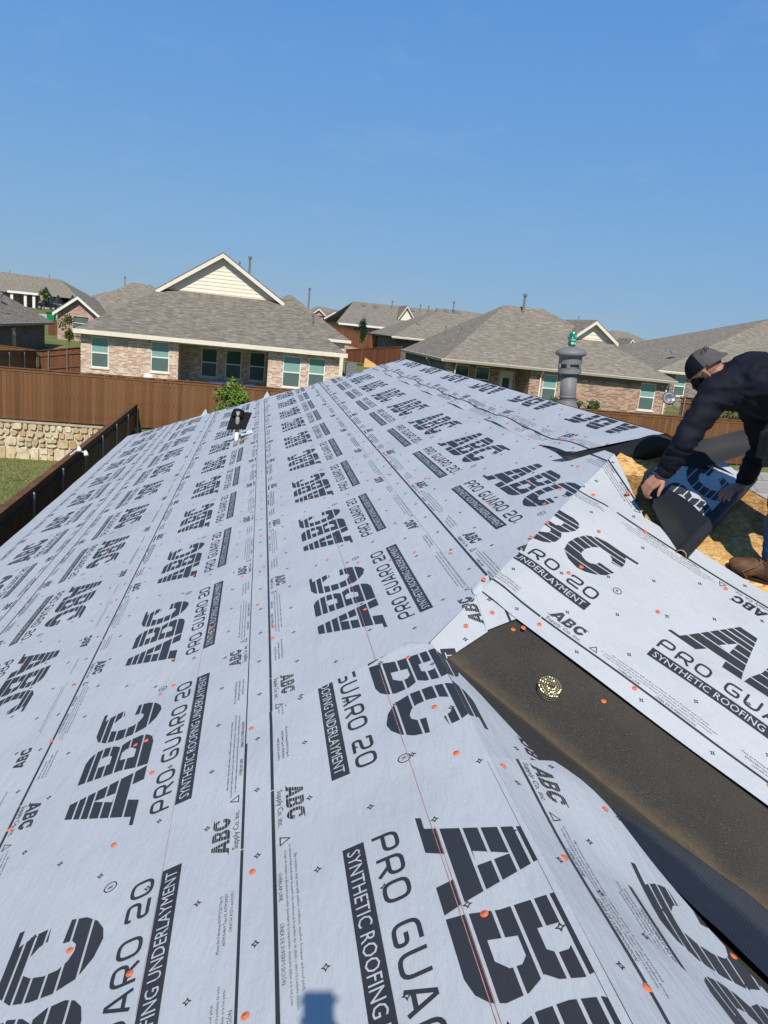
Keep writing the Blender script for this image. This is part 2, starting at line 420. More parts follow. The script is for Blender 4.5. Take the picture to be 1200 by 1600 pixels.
def sheet(label, pieces, off, big, smalls, lo, hi, vlo, vhi, near=6.2, starphase=0.0, step=.1, starrows=7, group='underlayment sheets on the roof', scale=1.0):
    me = mesh_polys('underlayment_sheet', [(pc, grid_polys(pc, step)) for pc in pieces], off, MAT['sheet'], 2e-4, True)
    o = link('underlayment_sheet', me); tag(o, label, 'roof underlayment', group)
    blk = []; wht = []
    for (x0, d, ref) in big:
        blk += lane(BIG, x0, d, ref, -d, 0, lo, hi); wht += lane(BIGW, x0, d, ref, -d, 0, lo, hi)
    for (x0, d, ref) in smalls:
        blk += lane(SMALL2, x0, d, ref, -d, 0, lo, hi, lambda xa: xa < near); blk += lane(SMALL1, x0, d, ref, -d, 0, lo, hi, lambda xa: xa >= near)
    rng = random.Random(int(vlo * 100) + 5); rows = np.linspace(vlo + .055, vhi - .055, starrows)
    for ri, v in enumerate(rows):
        a = lo + starphase + (.175 if ri % 2 else 0)
        while a < hi:
            if a < 14: blk += star(a, v + rng.uniform(-.006, .006)) if a < 7 else rect(a - .006, v - .006, a + .006, v + .006)
            a += .35
    pm = mesh_polys('printed_lettering', [(pc, pc.clip_all(blk)) for pc in pieces], off + .0016, MAT['print'], 0)
    if pm: tag(link('printed_lettering', pm, o), kind='stuff')
    wm = mesh_polys('banner_lettering', [(pc, pc.clip_all(wht)) for pc in pieces], off + .0028, MAT['sheet'], 0)
    if wm: tag(link('banner_lettering', wm, o), kind='stuff')
    return o
# frames: a = Y (away along the ridge), b = s (distance up the slope)
def Mpiece(region, extra=None): return Piece((0, 0, -H), (0, 1, 0), (1 / CS, 0, SL / CS), region, extra)
sR = XR * CS; sE = XE * CS; s2 = X2 * CS
def hipY(s_): return s_ / CS + 2.22           # near hip on the main slope
def farY(s_): return YR1 + (sR - s_) / (sR - sE) * (YE - YR1)
def course(v0, v1, y0=None, y1=None):
    """rectangle v0..v1 clipped by the near end and the far hip"""
    return [(y0(v0) if callable(y0) else y0, v0), (farY(v0) + .03, v0), (farY(v1) + .03, v1), (y0(v1) if callable(y0) else y0, v1)]

h3 = np.array((1, 1, .5)) / 1.5; EX = np.array((1., 0, 0)); ER = np.array((0, 1, .5)) / CS
pM = None; pR3 = .745 * EX - .667 * ER
HO = np.array((XR, YR0, ZR))
FA = .667 * h3 - .745 * pR3; FB = .745 * h3 + .667 * pR3          # continuation of the main slope's (Y, s) frame folded over the near hip
def foldpiece(regR, extra=None):
    """regR given as (X, Y) points on the hip-end slope; local (Y, s) of the unfolded sheet"""
    reg = []
    for X, Y in regR:
        q = np.array((X, Y, ZR + .5 * (Y - YR0))) - HO; t = q @ h3; w_ = q @ pR3
        reg.append((YR0 + t * .667 - w_ * .745, sR + t * .745 + w_ * .667))
    return Piece(HO - YR0 * FA - sR * FB, FA, FB, reg, extra)
def ridge_piece(region, extra=None):   # over the lower ridge
    B3 = np.array((1, 0, -.5)) / CS
    return Piece(np.array((X2, 0, Z2)) - s2 * B3, (0, 1, 0), B3, region, extra)
def back_piece(region, extra=None):    # over the main ridge
    B3 = np.array((1, 0, -.5)) / CS
    return Piece(np.array((XR, 0, ZR)) - sR * B3, (0, 1, 0), B3, region, extra)
# ---- roof deck of the house being roofed
house = thing('house_under_repair', (0, 8, -5.8), 'brick house whose hip roof is being covered with grey printed underlayment', 'house')
def deckmat(name, stops, sc):
    m = NM(name, .75, .25); t = m.n('TexCoord'); vo = m.n('TexVoronoi'); vo.inputs['Scale'].default_value = sc
    mp = m.n('Mapping'); mp.inputs['Scale'].default_value = (1, 2.6, 1); mp.inputs['Rotation'].default_value = (0, 0, .5); m.l(t.outputs['Object'], mp.inputs[0])
    ds = m.n('TexNoise'); ds.inputs['Scale'].default_value = 9; ad = m.n('MixRGB'); ad.blend_type = 'ADD'; ad.inputs[0].default_value = .25
    m.l(mp.outputs[0], ds.inputs['Vector']); m.l(mp.outputs[0], ad.inputs[1]); m.l(ds.outputs['Color'], ad.inputs[2]); m.l(ad.outputs[0], vo.inputs['Vector'])
    sp = m.n('SeparateColor'); m.l(vo.outputs['Color'], sp.inputs[0])
    c = m.ramp(sp.outputs[0], stops); f = m.noise(m.co(), 55, 4)
    c = m.mix(m.ramp(f, [(.35, (0, 0, 0)), (.75, (.45, .45, .45))]), c, tuple(x * .5 for x in stops[0][1]))
    m.base(c); m.bump(sp.outputs[1], .25, .003); return m.m
MAT['osb'] = deckmat('osb_strands', [(0, (.50, .27, .085)), (.35, (.66, .40, .14)), (.7, (.78, .54, .24)), (.9, (.56, .31, .10)), (1, (.36, .18, .06))], 30)
MAT['osb_edge'] = flat('osb_edge', (.30, .19, .09))
VC = 3.93
def gran(name, c, dust):
    m = NM(name, .95, .15); co = m.co(); g = m.noise(co, 300, 3); c1 = m.ramp(g, [(.36, tuple(x * .72 for x in c)), (.6, tuple(x * 1.25 for x in c)), (.69, tuple(x * 2.2 for x in c)), (.74, tuple(min(1, x * 8) for x in c))])
    lg = m.noise(co, 2.2, 5); c2 = m.mix(m.ramp(lg, [(.45, (0, 0, 0)), (.75, (.55, .55, .55))]), c1, dust)
    # sawdust and sand that has washed into the crease of the valley
    sx = m.n('SeparateXYZ'); t = m.n('TexCoord'); m.l(t.outputs['Object'], sx.inputs[0]); a = m.n('Math', operation='ADD'); m.l(sx.outputs[0], a.inputs[0]); m.l(sx.outputs[1], a.inputs[1])
    nz = m.n('Math', operation='MULTIPLY_ADD'); m.l(m.noise(co, 6, 6, .7), nz.inputs[0]); nz.inputs[1].default_value = .22; m.l(a.outputs[0], nz.inputs[2])
    d = m.n('Math', operation='ABSOLUTE'); s_ = m.n('Math', operation='SUBTRACT'); m.l(nz.outputs[0], s_.inputs[0]); s_.inputs[1].default_value = VC; m.l(s_.outputs[0], d.inputs[0])
    f = m.ramp(d.outputs[0], [(0.0, (.30, .30, .30)), (.03, (.16, .16, .16)), (.09, (0, 0, 0))]); c3 = m.mix(f, c2, (.20, .14, .075))
    m.base(c3); m.bump(g, .6, .003); return m.m
MAT['liner'] = gran('valley_liner_granules', (.042, .039, .035), (.080, .069, .055))
MAT['oldshingle'] = flat('weathered_shingle', (.16, .155, .15), .95, .1, 0, .3, 60, .4)
MAT['trim'] = flat('cream_trim_paint', (.72, .66, .55), .55, .3, 0, .05, 3)
dk = MB()
e0, e1 = (XE, -6, ZE), (XE, YE, ZE); r0, r1 = (XR, YR0, ZR), (XR, YR1, ZR); XB = XR + (XR - XE); e2 = (XB, YE, ZE)
dk.poly([e0, (X2, -6, Z2), (X2, Y2, Z2), r0, r1, e1]); dk.poly([e1, r1, e2]); 
dk.poly([(X2, -6, Z2), (4.5, -6, Z2 - .5 * (4.5 - X2)), (4.5, 3.806 - 4.5, Z2 - .5 * (4.5 - X2)), (X2, Y2, Z2)])
dk.build('roof_deck', flat('dark_deck_shade', (.03, .027, .023), .9, .1), house)  # deck coloured dark to put in the shade under the lifted ridge sheet
wgr = MB(); wgr.poly([(2.9, 5.2, -.76), (3.0, 3.6, -1.56), (12, 3.6, -1.56), (12, 5.2, -.76)]); wgr.poly([(2.9, 5.2, -.76), (12, 5.2, -.76), (12, 8, -2.16), (2.9, 8, -2.16)]); wgr.build('shingled_wing', MAT['oldshingle'], house)
bk = MB(); bk.poly([r0, (XB, YR0 - (XB - XR), ZE), e2, r1]); bk.build('back_slope', MAT['oldshingle'], house)
def Rz(Y): return ZR + .5 * (Y - YR0)
def Rp(X, Y, dz=0): return (X, Y, Rz(Y) + dz)
rb = MB(); rb.poly([Rp(XR, YR0, -.014), Rp(X2, Y2, -.014), Rp(4.5, -.694, -.014), Rp(7.8, -.66, -.014)]); rb.build('hip_end_deck', MAT['osb_edge'], house)
# OSB panels of the hip end, each cut to the triangle (gap 4 mm between panels)
pan = Piece((0, YR0, ZR), EX, ER, [(XR, -.01), (X2 + .01, (Y2 - YR0) * CS), (4.5, (-.694 - YR0) * CS), (7.7, (-.6 - YR0) * CS)])
row = 0; rr = -.02
while rr > -6:
    off = 0.35 if row % 2 else -.55; k = -2
    while k < 4:
        a0 = off + k * 2.44; P = [(a0 + .002, rr - 1.218), (a0 + 2.438, rr - 1.218), (a0 + 2.438, rr - .002), (a0 + .002, rr - .002)]
        c = pan.clip(P)
        if c and len(c) >= 3:
            m_ = MB(); top = [pan.O + a * pan.A + b * pan.B for a, b in c]; n_ = pan.N * .012
            m_.poly([tuple(p) for p in top], mi=0)
            for i in range(len(top)): m_.poly([tuple(top[i]), tuple(top[i] - n_), tuple(top[(i + 1) % len(top)] - n_), tuple(top[(i + 1) % len(top)])], mi=1)
            m_.build('osb_panel', [MAT['osb'], MAT['osb_edge']], house)
        k += 1
    rr -= .48 if row == 0 else 1.22
    row += 1
fa = MB(); fa.box((XE - .02, -6, ZE - .19), (XE + .02, YE + .02, ZE - .004)); fa.box((XE, YE - .0, ZE - .19), (XB, YE + .04, ZE - .004)); fa.build('fascia', MAT['trim'], house)

def nearM(v): return -1.2
sheet('grey printed underlayment sheet lowest on the slope along the eave beside the yard fence', [Mpiece(course(sE - .03, -3.30, -1.2))], .004, [], [], -1, 21, sE, -3.3, starrows=2)
sheet('grey printed underlayment sheet one above the eave sheet, seen at the far left edge', [Mpiece(course(-3.44, -2.17, -1.2))], .0065, [(8.82, 1, -2.28)], [(8.3, 1, -2.28), (9.0, -1, -3.33)], 2, 21, -3.44, -2.17, near=0)
sheet('third grey underlayment course from the eave, its lettering upside down beside the fence side', [Mpiece(course(-2.225, -.96, -1.2))], .009, [(5.28, -1, -2.115)], [(4.9, 1, -1.06), (5.9, -1, -2.115)], 0, 21, -2.225, -.95)
sheet('grey underlayment course with the big left logo, a faint chalk line along its black banner', [Mpiece(course(-1.11, .16, -1.2))], .0115, [(2.61, 1, .05)], [(2.19, 1, .05), (3.1, -1, -1.0)], -.6, 21, -1.11, .16, near=7)
cutA = [(X2 - .006, Y2 + .006), (.83, 2.93), (1.06, 3.085), (1.16, 3.38), (1.155, 3.387)]
sheet('grey underlayment course in mid slope, running from the lapped end to the far hip', [Mpiece([(2.82, .05), (hipY(.675) - .006, .675), (hipY(1.30) - .006, 1.30), (farY(1.30) + .03, 1.30), (farY(.05) + .03, .05)]),
      foldpiece(cutA)], .014, [(3.339, 1, 1.20)], [(3.1, 1, 1.21), (4.72, -1, .16)], 2.5, 21, .05, 1.29, near=7)
sheet('grey underlayment course just below the ridge, bent over the near hip onto bare boards', [Mpiece([(hipY(1.18) - .006, 1.18), (hipY(2.42) - .006, 2.42), (farY(2.42) + .03, 2.42), (farY(1.18) + .03, 1.18)]),
      foldpiece([(1.050, 3.282), (1.055, 3.09), (2.155, 3.58), (2.155, 4.25), (2.164, 4.396)])], .0165, [(5.024, -1, 1.29)], [(4.1, -1, 1.29), (5.0, 1, 2.34)], 2.2, 17, 1.18, 2.42, near=7)
def pucker(a, b): return .010 * np.exp(-((b - 2.30) / .16) ** 2) * (np.sin(4.3 * a) + .6 * np.sin(9.1 * a + 1)) + .035 * np.clip((5.6 - a) / 1.1, 0, 1) ** 2 * np.clip((2.75 - b) / .5, 0, 1)
sheet('grey underlayment sheet wrapped over the main ridge, its near end lifted off the roof', [Mpiece([(4.62, 2.24), (4.36, sR), (farY(sR) + .03, sR), (farY(2.24) + .03, 2.24)], pucker), back_piece([(4.36, sR), (13.4, sR), (13.8, 3.3), (4.2, 3.3)])],
      .021, [(4.52, 1, 3.36)], [(5.2, -1, 2.347)], 4, 16, 2.24, 3.3, near=7.5)
def lapcurl(a, b): return .014 * np.exp(-((3.02 - a) / .05) ** 2) * (.6 + .4 * np.sin(9 * b + 1))
sheet('grey underlayment sheet in the middle foreground, its cut end lapped over the sheet behind', [Mpiece([(-1.2, .05), (2.993, .059), (3.01, .45), (3.05, s2 - .12), (2.97, s2 + .0125), (-1.2, s2 + .0125)], lapcurl),
      ridge_piece([(2.97, s2 - .0125), (2.66, s2 + .12), (2.33, s2 + .30), (1.95, s2 + .33), (-1.2, s2 + .33), (-1.2, s2 - .0125)])], .0195, [(1.964, -1, .161)], [(2.408, -1, .161), (2.2, 1, 1.21)], -.8, 3.1, .05, 1.29, step=.06, starphase=.11)
def swell(a, b): return .045 * np.exp(-(((a - 2.12) / .30) ** 2 + ((b - s2 - .36) / .17) ** 2)) + .010 * np.sin(7 * a + 5 * b) * np.clip((b - s2) / .3, 0, 1)
sheet('grey underlayment sheet at the lower right, hanging over the low ridge into the valley', [Mpiece([(2.09, s2 - .004), (2.11, s2 + .0145), (-1.2, s2 + .0145), (-1.2, s2 - .004)]), ridge_piece([(2.11, s2 - .0145), (2.25, s2 + .31), (2.04, s2 + .41), (1.54, s2 + .75), (.95, s2 + 1.13), (-1.2, s2 + 1.2), (-1.2, s2 - .0145)], swell)],
      .023, [(.74, 1, s2 + 1.157)], [(2.163, -1, s2 + .107)], -.8, 2.3, s2, s2 + 1.2, step=.05)
# sheet on the hip end, laid along the valley
dR = np.array((.651, -.759)); uR = np.array((.759, .651)); k_ = .94
A3 = (-dR[0] * EX - dR[1] * ER) * k_; B3 = (uR[0] * EX + uR[1] * ER) * k_
O3 = np.array((1.146, 3.368, Rz(3.368)))
def toab(X, Y):
    q = np.array((X, Y, Rz(Y))) - O3; return (float(q @ A3) / k_ ** 2, float(q @ B3) / k_ ** 2)
hl = []
for X in (1.075, 1.93): hl.append(toab(X, X + 2.22))
x_ = toab(1.963, 3.128)[0]
def swellR(a, b): return .012 * np.exp(-((a - hl[0][0] + .05) / .1) ** 2) + .004 * np.sin(6 * a + 9 * b)
regR = [(hl[0][0] + .02, -.11), hl[0], hl[1], (hl[1][0] - .05, 1.165), (-3.2, 1.165), (-3.2, -.11)]
regR = [(hl[0][0], -.11), (hl[1][0], 1.165), (-3.2, 1.165), (-3.2, -.11)]
sheet('grey underlayment sheet across the hip end, between the black valley strip and the worker', [Piece(O3, A3, B3, regR, swellR)], .024, [(x_, -1, 0)], [(toab(1.372, 3.171)[0] + .02, -1, 0), (toab(2.5, 3.2)[0], 1, 1.05)], -3, 1.2, -.11, 1.165, step=.05)
# valley liner
vl = tag(link('valley_liner', mesh_polys('valley_liner', [(pc, grid_polys(pc, .1)) for pc in (
    Piece((0, YR0, ZR), EX, ER, [(X2, (Y2 - YR0) * CS), (1.05, (3.27 - YR0) * CS), (1.45, (3.27 - YR0) * CS), (5.0, (-.30 - YR0) * CS), (4.3, (-.494 - YR0) * CS)]),
    ridge_piece([(Y2, s2), (-.6, s2 + (Y2 + .6) * CS), (-1.2, s2 + .8), (-1.2, s2)]))], .003, MAT['liner'], 2e-4, True)), 'black mineral faced strip lining the valley between the two slopes', 'valley liner')

# ================================================================== BACKGROUND SETTING
def uvbrick(name, c1, c2, mortar, var=(.16, .12, .10)):
    m = NM(name, .9, .15); co = m.co('UV')
    br = m.n('TexBrick'); br.offset = .5; br.inputs['Scale'].default_value = 1; br.inputs['Brick Width'].default_value = .215; br.inputs['Row Height'].default_value = .075
    br.inputs['Mortar Size'].default_value = .009; br.inputs['Mortar Smooth'].default_value = .2; br.inputs['Bias'].default_value = -.1
    br.inputs['Color1'].default_value = (*c1, 1); br.inputs['Color2'].default_value = (*c2, 1); br.inputs['Mortar'].default_value = (*mortar, 1); m.l(co, br.inputs['Vector'])
    wn = m.n('TexWhiteNoise'); wn.noise_dimensions = '2D'
    mp = m.n('VectorMath', operation='SNAP'); mp.inputs[1].default_value = (.215, .075, 1); m.l(co, mp.inputs[0]); m.l(mp.outputs[0], wn.inputs['Vector'])
    c = m.mix(m.ramp(wn.outputs[0], [(.50, (0, 0, 0)), (.72, (.85, .85, .85))]), br.outputs['Color'], var)
    c = m.mix(br.outputs['Fac'], c, mortar)
    lg = m.noise(co, .8, 4); c = m.mix(m.ramp(lg, [(.35, (.25, .25, .25)), (.7, (0, 0, 0))]), c, tuple(x * .6 for x in c1))
    m.base(c); inv = m.n('Invert'); m.l(br.outputs['Fac'], inv.inputs['Color']); m.bump(inv.outputs[0], .5, .006); return m.m
MAT['brick_cream'] = uvbrick('cream_tumbled_brick', (.54, .36, .25), (.82, .70, .56), (.66, .60, .52), (.36, .21, .15))
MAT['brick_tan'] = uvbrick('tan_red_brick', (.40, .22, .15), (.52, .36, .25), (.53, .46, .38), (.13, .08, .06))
MAT['brick_pink'] = uvbrick('pink_brick', (.45, .27, .22), (.55, .40, .33), (.52, .47, .42), (.30, .17, .14))
MAT['brick_grey'] = uvbrick('grey_brick', (.21, .18, .16), (.34, .29, .25), (.36, .33, .30), (.10, .085, .08))
MAT['brick_dark_and_shade'] = uvbrick('dark_and_shaded_brick', (.15, .13, .12), (.22, .19, .17), (.24, .22, .2), (.09, .08, .075))
MAT['soldier'] = uvbrick('soldier_course_brick', (.20, .14, .11), (.28, .20, .15), (.33, .29, .25))
def uvshingle(name, a, b, c_):
    m = NM(name, .95, .12); co = m.co('UV')
    br = m.n('TexBrick'); br.offset = .37; br.inputs['Scale'].default_value = 1; br.inputs['Brick Width'].default_value = .31; br.inputs['Row Height'].default_value = .145
    br.inputs['Mortar Size'].default_value = .006; br.inputs['Color1'].default_value = (*a, 1); br.inputs['Color2'].default_value = (*b, 1); br.inputs['Mortar'].default_value = (*[x * .45 for x in a], 1); m.l(co, br.inputs['Vector'])
    n2 = m.noise(m.co('UV', (1.1, 4.5, 1)), 1.9, 5, .7); c = m.mix(m.ramp(n2, [(.44, (0, 0, 0)), (.60, (.85, .85, .85))]), br.outputs['Color'], c_)
    n3 = m.noise(co, .35, 3); c = m.mix(m.ramp(n3, [(.35, (.25, .25, .25)), (.65, (0, 0, 0))]), c, tuple(x * .7 for x in a))
    m.base(c); m.bump(br.outputs['Fac'], -.4, .008); return m.m
MAT['shingle'] = uvshingle('weathered_wood_shingle', (.200, .183, .150), (.30, .275, .228), (.105, .095, .078))
MAT['shingle2'] = uvshingle('warm_grey_shingle', (.235, .212, .172), (.33, .30, .247), (.140, .124, .102))
MAT['wing'] = uvshingle('pale_grey_shingle', (.30, .29, .28), (.36, .35, .33), (.22, .21, .20))
for o_ in house.children:
    if o_.name.startswith('shingled_wing'): o_.data.materials[0] = MAT['wing']
MAT['siding'] = flat('cream_lap_siding', (.74, .69, .56), .6, .2, 0, .04, 2)
MAT['white'] = flat('white_vinyl', (.74, .74, .70), .45, .3, 0, .03, 3)
MAT['gutter'] = flat('tan_gutter', (.48, .43, .36), .5, .3, 0, .05, 3)
MAT['soffit'] = flat('taupe_soffit', (.30, .27, .23), .7, .2, 0, .05, 3)
def glass(name, c, rough):
    m = NM(name, rough, .5); co = m.co('UV', (1, 1, 1)); wv = m.n('TexWave'); wv.wave_type = 'BANDS'; wv.bands_direction = 'Y'; wv.inputs['Scale'].default_value = 6.5; wv.inputs['Distortion'].default_value = 0
    m.l(co, wv.inputs['Vector']); m.base(m.ramp(wv.outputs['Fac'], [(0, tuple(x * .82 for x in c)), (1, c)])); return m.m
MAT['pane_up'] = glass('blind_behind_glass', (.235, .40, .36), .06)
MAT['pane_low'] = flat('insect_screen', (.085, .135, .125), .55, .25, 0, .06, 2)
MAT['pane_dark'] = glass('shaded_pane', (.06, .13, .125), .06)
MAT['pipe'] = flat('grey_vent_pipe', (.17, .17, .17), .55, .4, 0, .06, 6)
MAT['steel'] = flat('galvanised_steel', (.42, .43, .44), .38, .5, .7, .08, 10)
def wood(name, a, b):
    m = NM(name, .8, .2); oi = m.n('ObjectInfo'); g = m.noise(m.co(scale=(14, 14, .8)), 3, 5, .65)
    big = m.noise(m.co(scale=(3, 3, .5)), 1.3, 3)
    c = m.ramp(g, [(.28, a), (.7, b)]); c = m.mix(m.ramp(oi.outputs['Random'], [(0, (0, 0, 0)), (1, (.75, .75, .75))]), c, tuple(x * .62 for x in a), 'MIX')
    c = m.mix(m.ramp(big, [(.4, (0, 0, 0)), (.8, (.4, .4, .4))]), c, tuple(x * 1.35 for x in b))
    kn = m.noise(m.co(scale=(10, 10, 3)), 2.1, 2); c = m.mix(m.ramp(kn, [(.73, (0, 0, 0)), (.78, (.6, .6, .6))]), c, tuple(x * .35 for x in a))
    m.base(c); m.bump(g, .3, .004); return m.m
MAT['fence'] = wood('stained_cedar', (.135, .062, .027), (.215, .108, .050))
MAT['fence2'] = wood('reddish_cedar', (.125, .048, .023), (.19, .08, .04))
MAT['rail'] = wood('cedar_rail', (.13, .07, .038), (.2, .11, .062))
def leafm(name, a, b):
    m = NM(name, .55, .3); oi = m.noise(m.co(), 3.2, 3); m.base(m.ramp(oi, [(.3, a), (.7, b)])); m.b.inputs['Subsurface Weight'].default_value = 0
    return m.m
MAT['leaf_bright'] = leafm('bright_leaf', (.06, .125, .014), (.18, .28, .04))
MAT['leaf_mid'] = leafm('mid_leaf', (.04, .08, .014), (.09, .15, .03))
MAT['leaf_dark'] = leafm('dark_leaf', (.012, .04, .014), (.03, .075, .03))
MAT['bark'] = flat('bark', (.16, .12, .085), .9, .1, 0, .2, 12)

# ---- ground
def gz(x, y):
    if y < 29.72: return -5.80 + .012 * (x + 6) * (1 if x < -4 else 0)
    t = [(29.72, -4.46), (38, -4.12), (46, -3.35), (52, -3.0), (60, -2.75), (80, -2.6), (120, -2.3), (150, -2.1), (400, -6), (2500, -40)]
    for (a, za), (b, zb) in zip(t[:-1], t[1:]):
        if a <= y <= b:
            z = za + (zb - za) * (y - a) / (b - a); break
    if y < 60: z += .35 * max(0, min(1, (x + 2) / 16)) * (1 if y < 45 else .6)
    return z
gm = NM('grass_ground', .95, .1); co = gm.co(); n1 = gm.noise(co, .55, 5, .65); n2 = gm.noise(co, 9, 4, .7)
c = gm.ramp(n1, [(.35, (.12, .155, .045)), (.5, (.19, .205, .075)), (.68, (.27, .245, .115))]); c = gm.mix(gm.ramp(n2, [(.35, (.55, .55, .55)), (.65, (0, 0, 0))]), c, (.055, .07, .02))
gm.base(c); gm.bump(n2, .6, .04); MAT['grass'] = gm.m
g = MB(); xs = [-2500, -400, -120, -60, -30, -20] + list(np.linspace(-14, 30, 23)) + [40, 60, 120, 400, 2500]
ys = [-60, 0, 10, 20, 29.719]; 
for i in range(len(xs) - 1):
    for j in range(len(ys) - 1): g.poly([(xs[i], ys[j], gz(xs[i], ys[j])), (xs[i + 1], ys[j], gz(xs[i + 1], ys[j])), (xs[i + 1], ys[j + 1], gz(xs[i + 1], ys[j + 1])), (xs[i], ys[j + 1], gz(xs[i], ys[j + 1]))])
ys = [29.72, 32, 35, 38, 42, 46, 49, 52, 56, 60, 70, 80, 100, 120, 150, 200, 400, 2500]
for i in range(len(xs) - 1):
    for j in range(len(ys) - 1): g.poly([(xs[i], ys[j], gz(xs[i], ys[j])), (xs[i + 1], ys[j], gz(xs[i + 1], ys[j])), (xs[i + 1], ys[j + 1], gz(xs[i + 1], ys[j + 1])), (xs[i], ys[j + 1], gz(xs[i], ys[j + 1]))])
    g.poly([(xs[i], 29.719, gz(xs[i], 29)), (xs[i + 1], 29.719, gz(xs[i + 1], 29)), (xs[i + 1], 29.72, gz(xs[i + 1], 30)), (xs[i], 29.72, gz(xs[i], 30))])
tag(g.build('ground', MAT['grass'], smooth=False), kind='structure')
# body of the house being roofed
hb = MB(); hb.box((XE + .45, -5.5, -5.9), (XB - .45, YE - .45, ZE - .05)); hb.build('wall', MAT['brick_tan'], house)
# lawn blades in the part of the yard in view
bl = MB(); rg = random.Random(11)
for _ in range(9000):
    x = rg.uniform(-10.5, -4.6); y = rg.uniform(17, 29.2); hgt = rg.uniform(.03, .075); a = rg.uniform(0, 6.28); z = gz(x, y); wd = .022
    bl.poly([(x - wd * math.cos(a), y - wd * math.sin(a), z), (x + wd * math.cos(a), y + wd * math.sin(a), z), (x + rg.uniform(-.03, .03), y + rg.uniform(-.03, .03), z + hgt)], [(0, 0)] * 3)
tag(bl.build('lawn_grass', leafm('lawn_blade', (.12, .155, .04), (.26, .245, .10)), merge=False), 'short patchy lawn inside the side fence', 'grass', kind='stuff')

# ---- stone retaining wall: individually laid stones
def stonem():
    m = NM('limestone', .9, .2); oi = m.n('ObjectInfo'); co = m.co(); n = m.noise(co, 5, 5, .65)
    c = m.ramp(oi.outputs['Random'], [(0, (.44, .31, .17)), (.3, (.62, .53, .36)), (.6, (.70, .63, .47)), (.85, (.56, .45, .29)), (1, (.40, .34, .26))])
    c = m.mix(m.ramp(n, [(.46, (0, 0, 0)), (.66, (.7, .7, .7))]), c, (.38, .23, .11)); m.base(c); m.bump(n, .8, .03); return m.m
MAT['stone'] = stonem()
rw = thing('retaining_wall', (-8, 29.5, -5.8), 'buff limestone retaining wall under the back fence, above the lawn', 'retaining wall')
mw = MB(); mw.box((-14, 29.52, -6.0), (-4.38, 29.70, -4.50)); mw.build('mortar_core', flat('mortar', (.56, .49, .37), .95, .1), rw)
cp = MB(); cp.box((-14, 29.44, -4.50), (-4.38, 29.70, -4.455)); cp.build('top_bed', flat('mortar_cap', (.42, .35, .26), .9, .1, 0, .15, 4), rw)
rg = random.Random(4); rows_z = [(-5.9, -5.38), (-5.36, -5.02), (-5.0, -4.76), (-4.745, -4.51)]
for ri, (za, zb) in enumerate(rows_z):
    x = -13.9 + rg.uniform(0, .2)
    while x < -4.5:
        wd = rg.uniform(.26, .62) if ri < 2 else rg.uniform(.22, .5); wd *= .74; x1 = min(x + wd, -4.4); j = lambda s_=.035: rg.uniform(-s_, s_)
        parts = [(za, zb)] if (ri > 1 or rg.random() < .65) else [(za, (za + zb) / 2 - .012), ((za + zb) / 2 + .012, zb)]
        for (a, b) in parts:
            m_ = MB(); y0 = 29.50 - rg.uniform(.03, .10)
            pts = []
            n = rg.choice((5, 6, 6, 8))
            for k in range(n):
                an = 2 * math.pi * (k + rg.uniform(-.2, .2)) / n; ca, sa = math.cos(an), math.sin(an); q = max(abs(ca), abs(sa)); 
                pts.append(((x + x1) / 2 + (x1 - x - .022) / 2 * ca / q * rg.uniform(.97, 1.03), (a + b) / 2 + (b - a - .02) / 2 * sa / q * rg.uniform(.97, 1.03)))
            cx = sum(p[0] for p in pts) / n; cz = sum(p[1] for p in pts) / n
            f = [(cx + (p[0] - cx) * .92, y0 + j(.012), cz + (p[1] - cz) * .92) for p in pts]; mid = [(p[0], y0 + .035, p[1]) for p in pts]; bk_ = [(p[0], 29.56, p[1]) for p in pts]
            m_.poly(f)
            for k in range(n):
                k2 = (k + 1) % n; m_.poly([mid[k], mid[k2], f[k2], f[k]]); m_.poly([bk_[k], bk_[k2], mid[k2], mid[k]])
            m_.build('stone', MAT['stone'], rw)
        x = x1 + .012

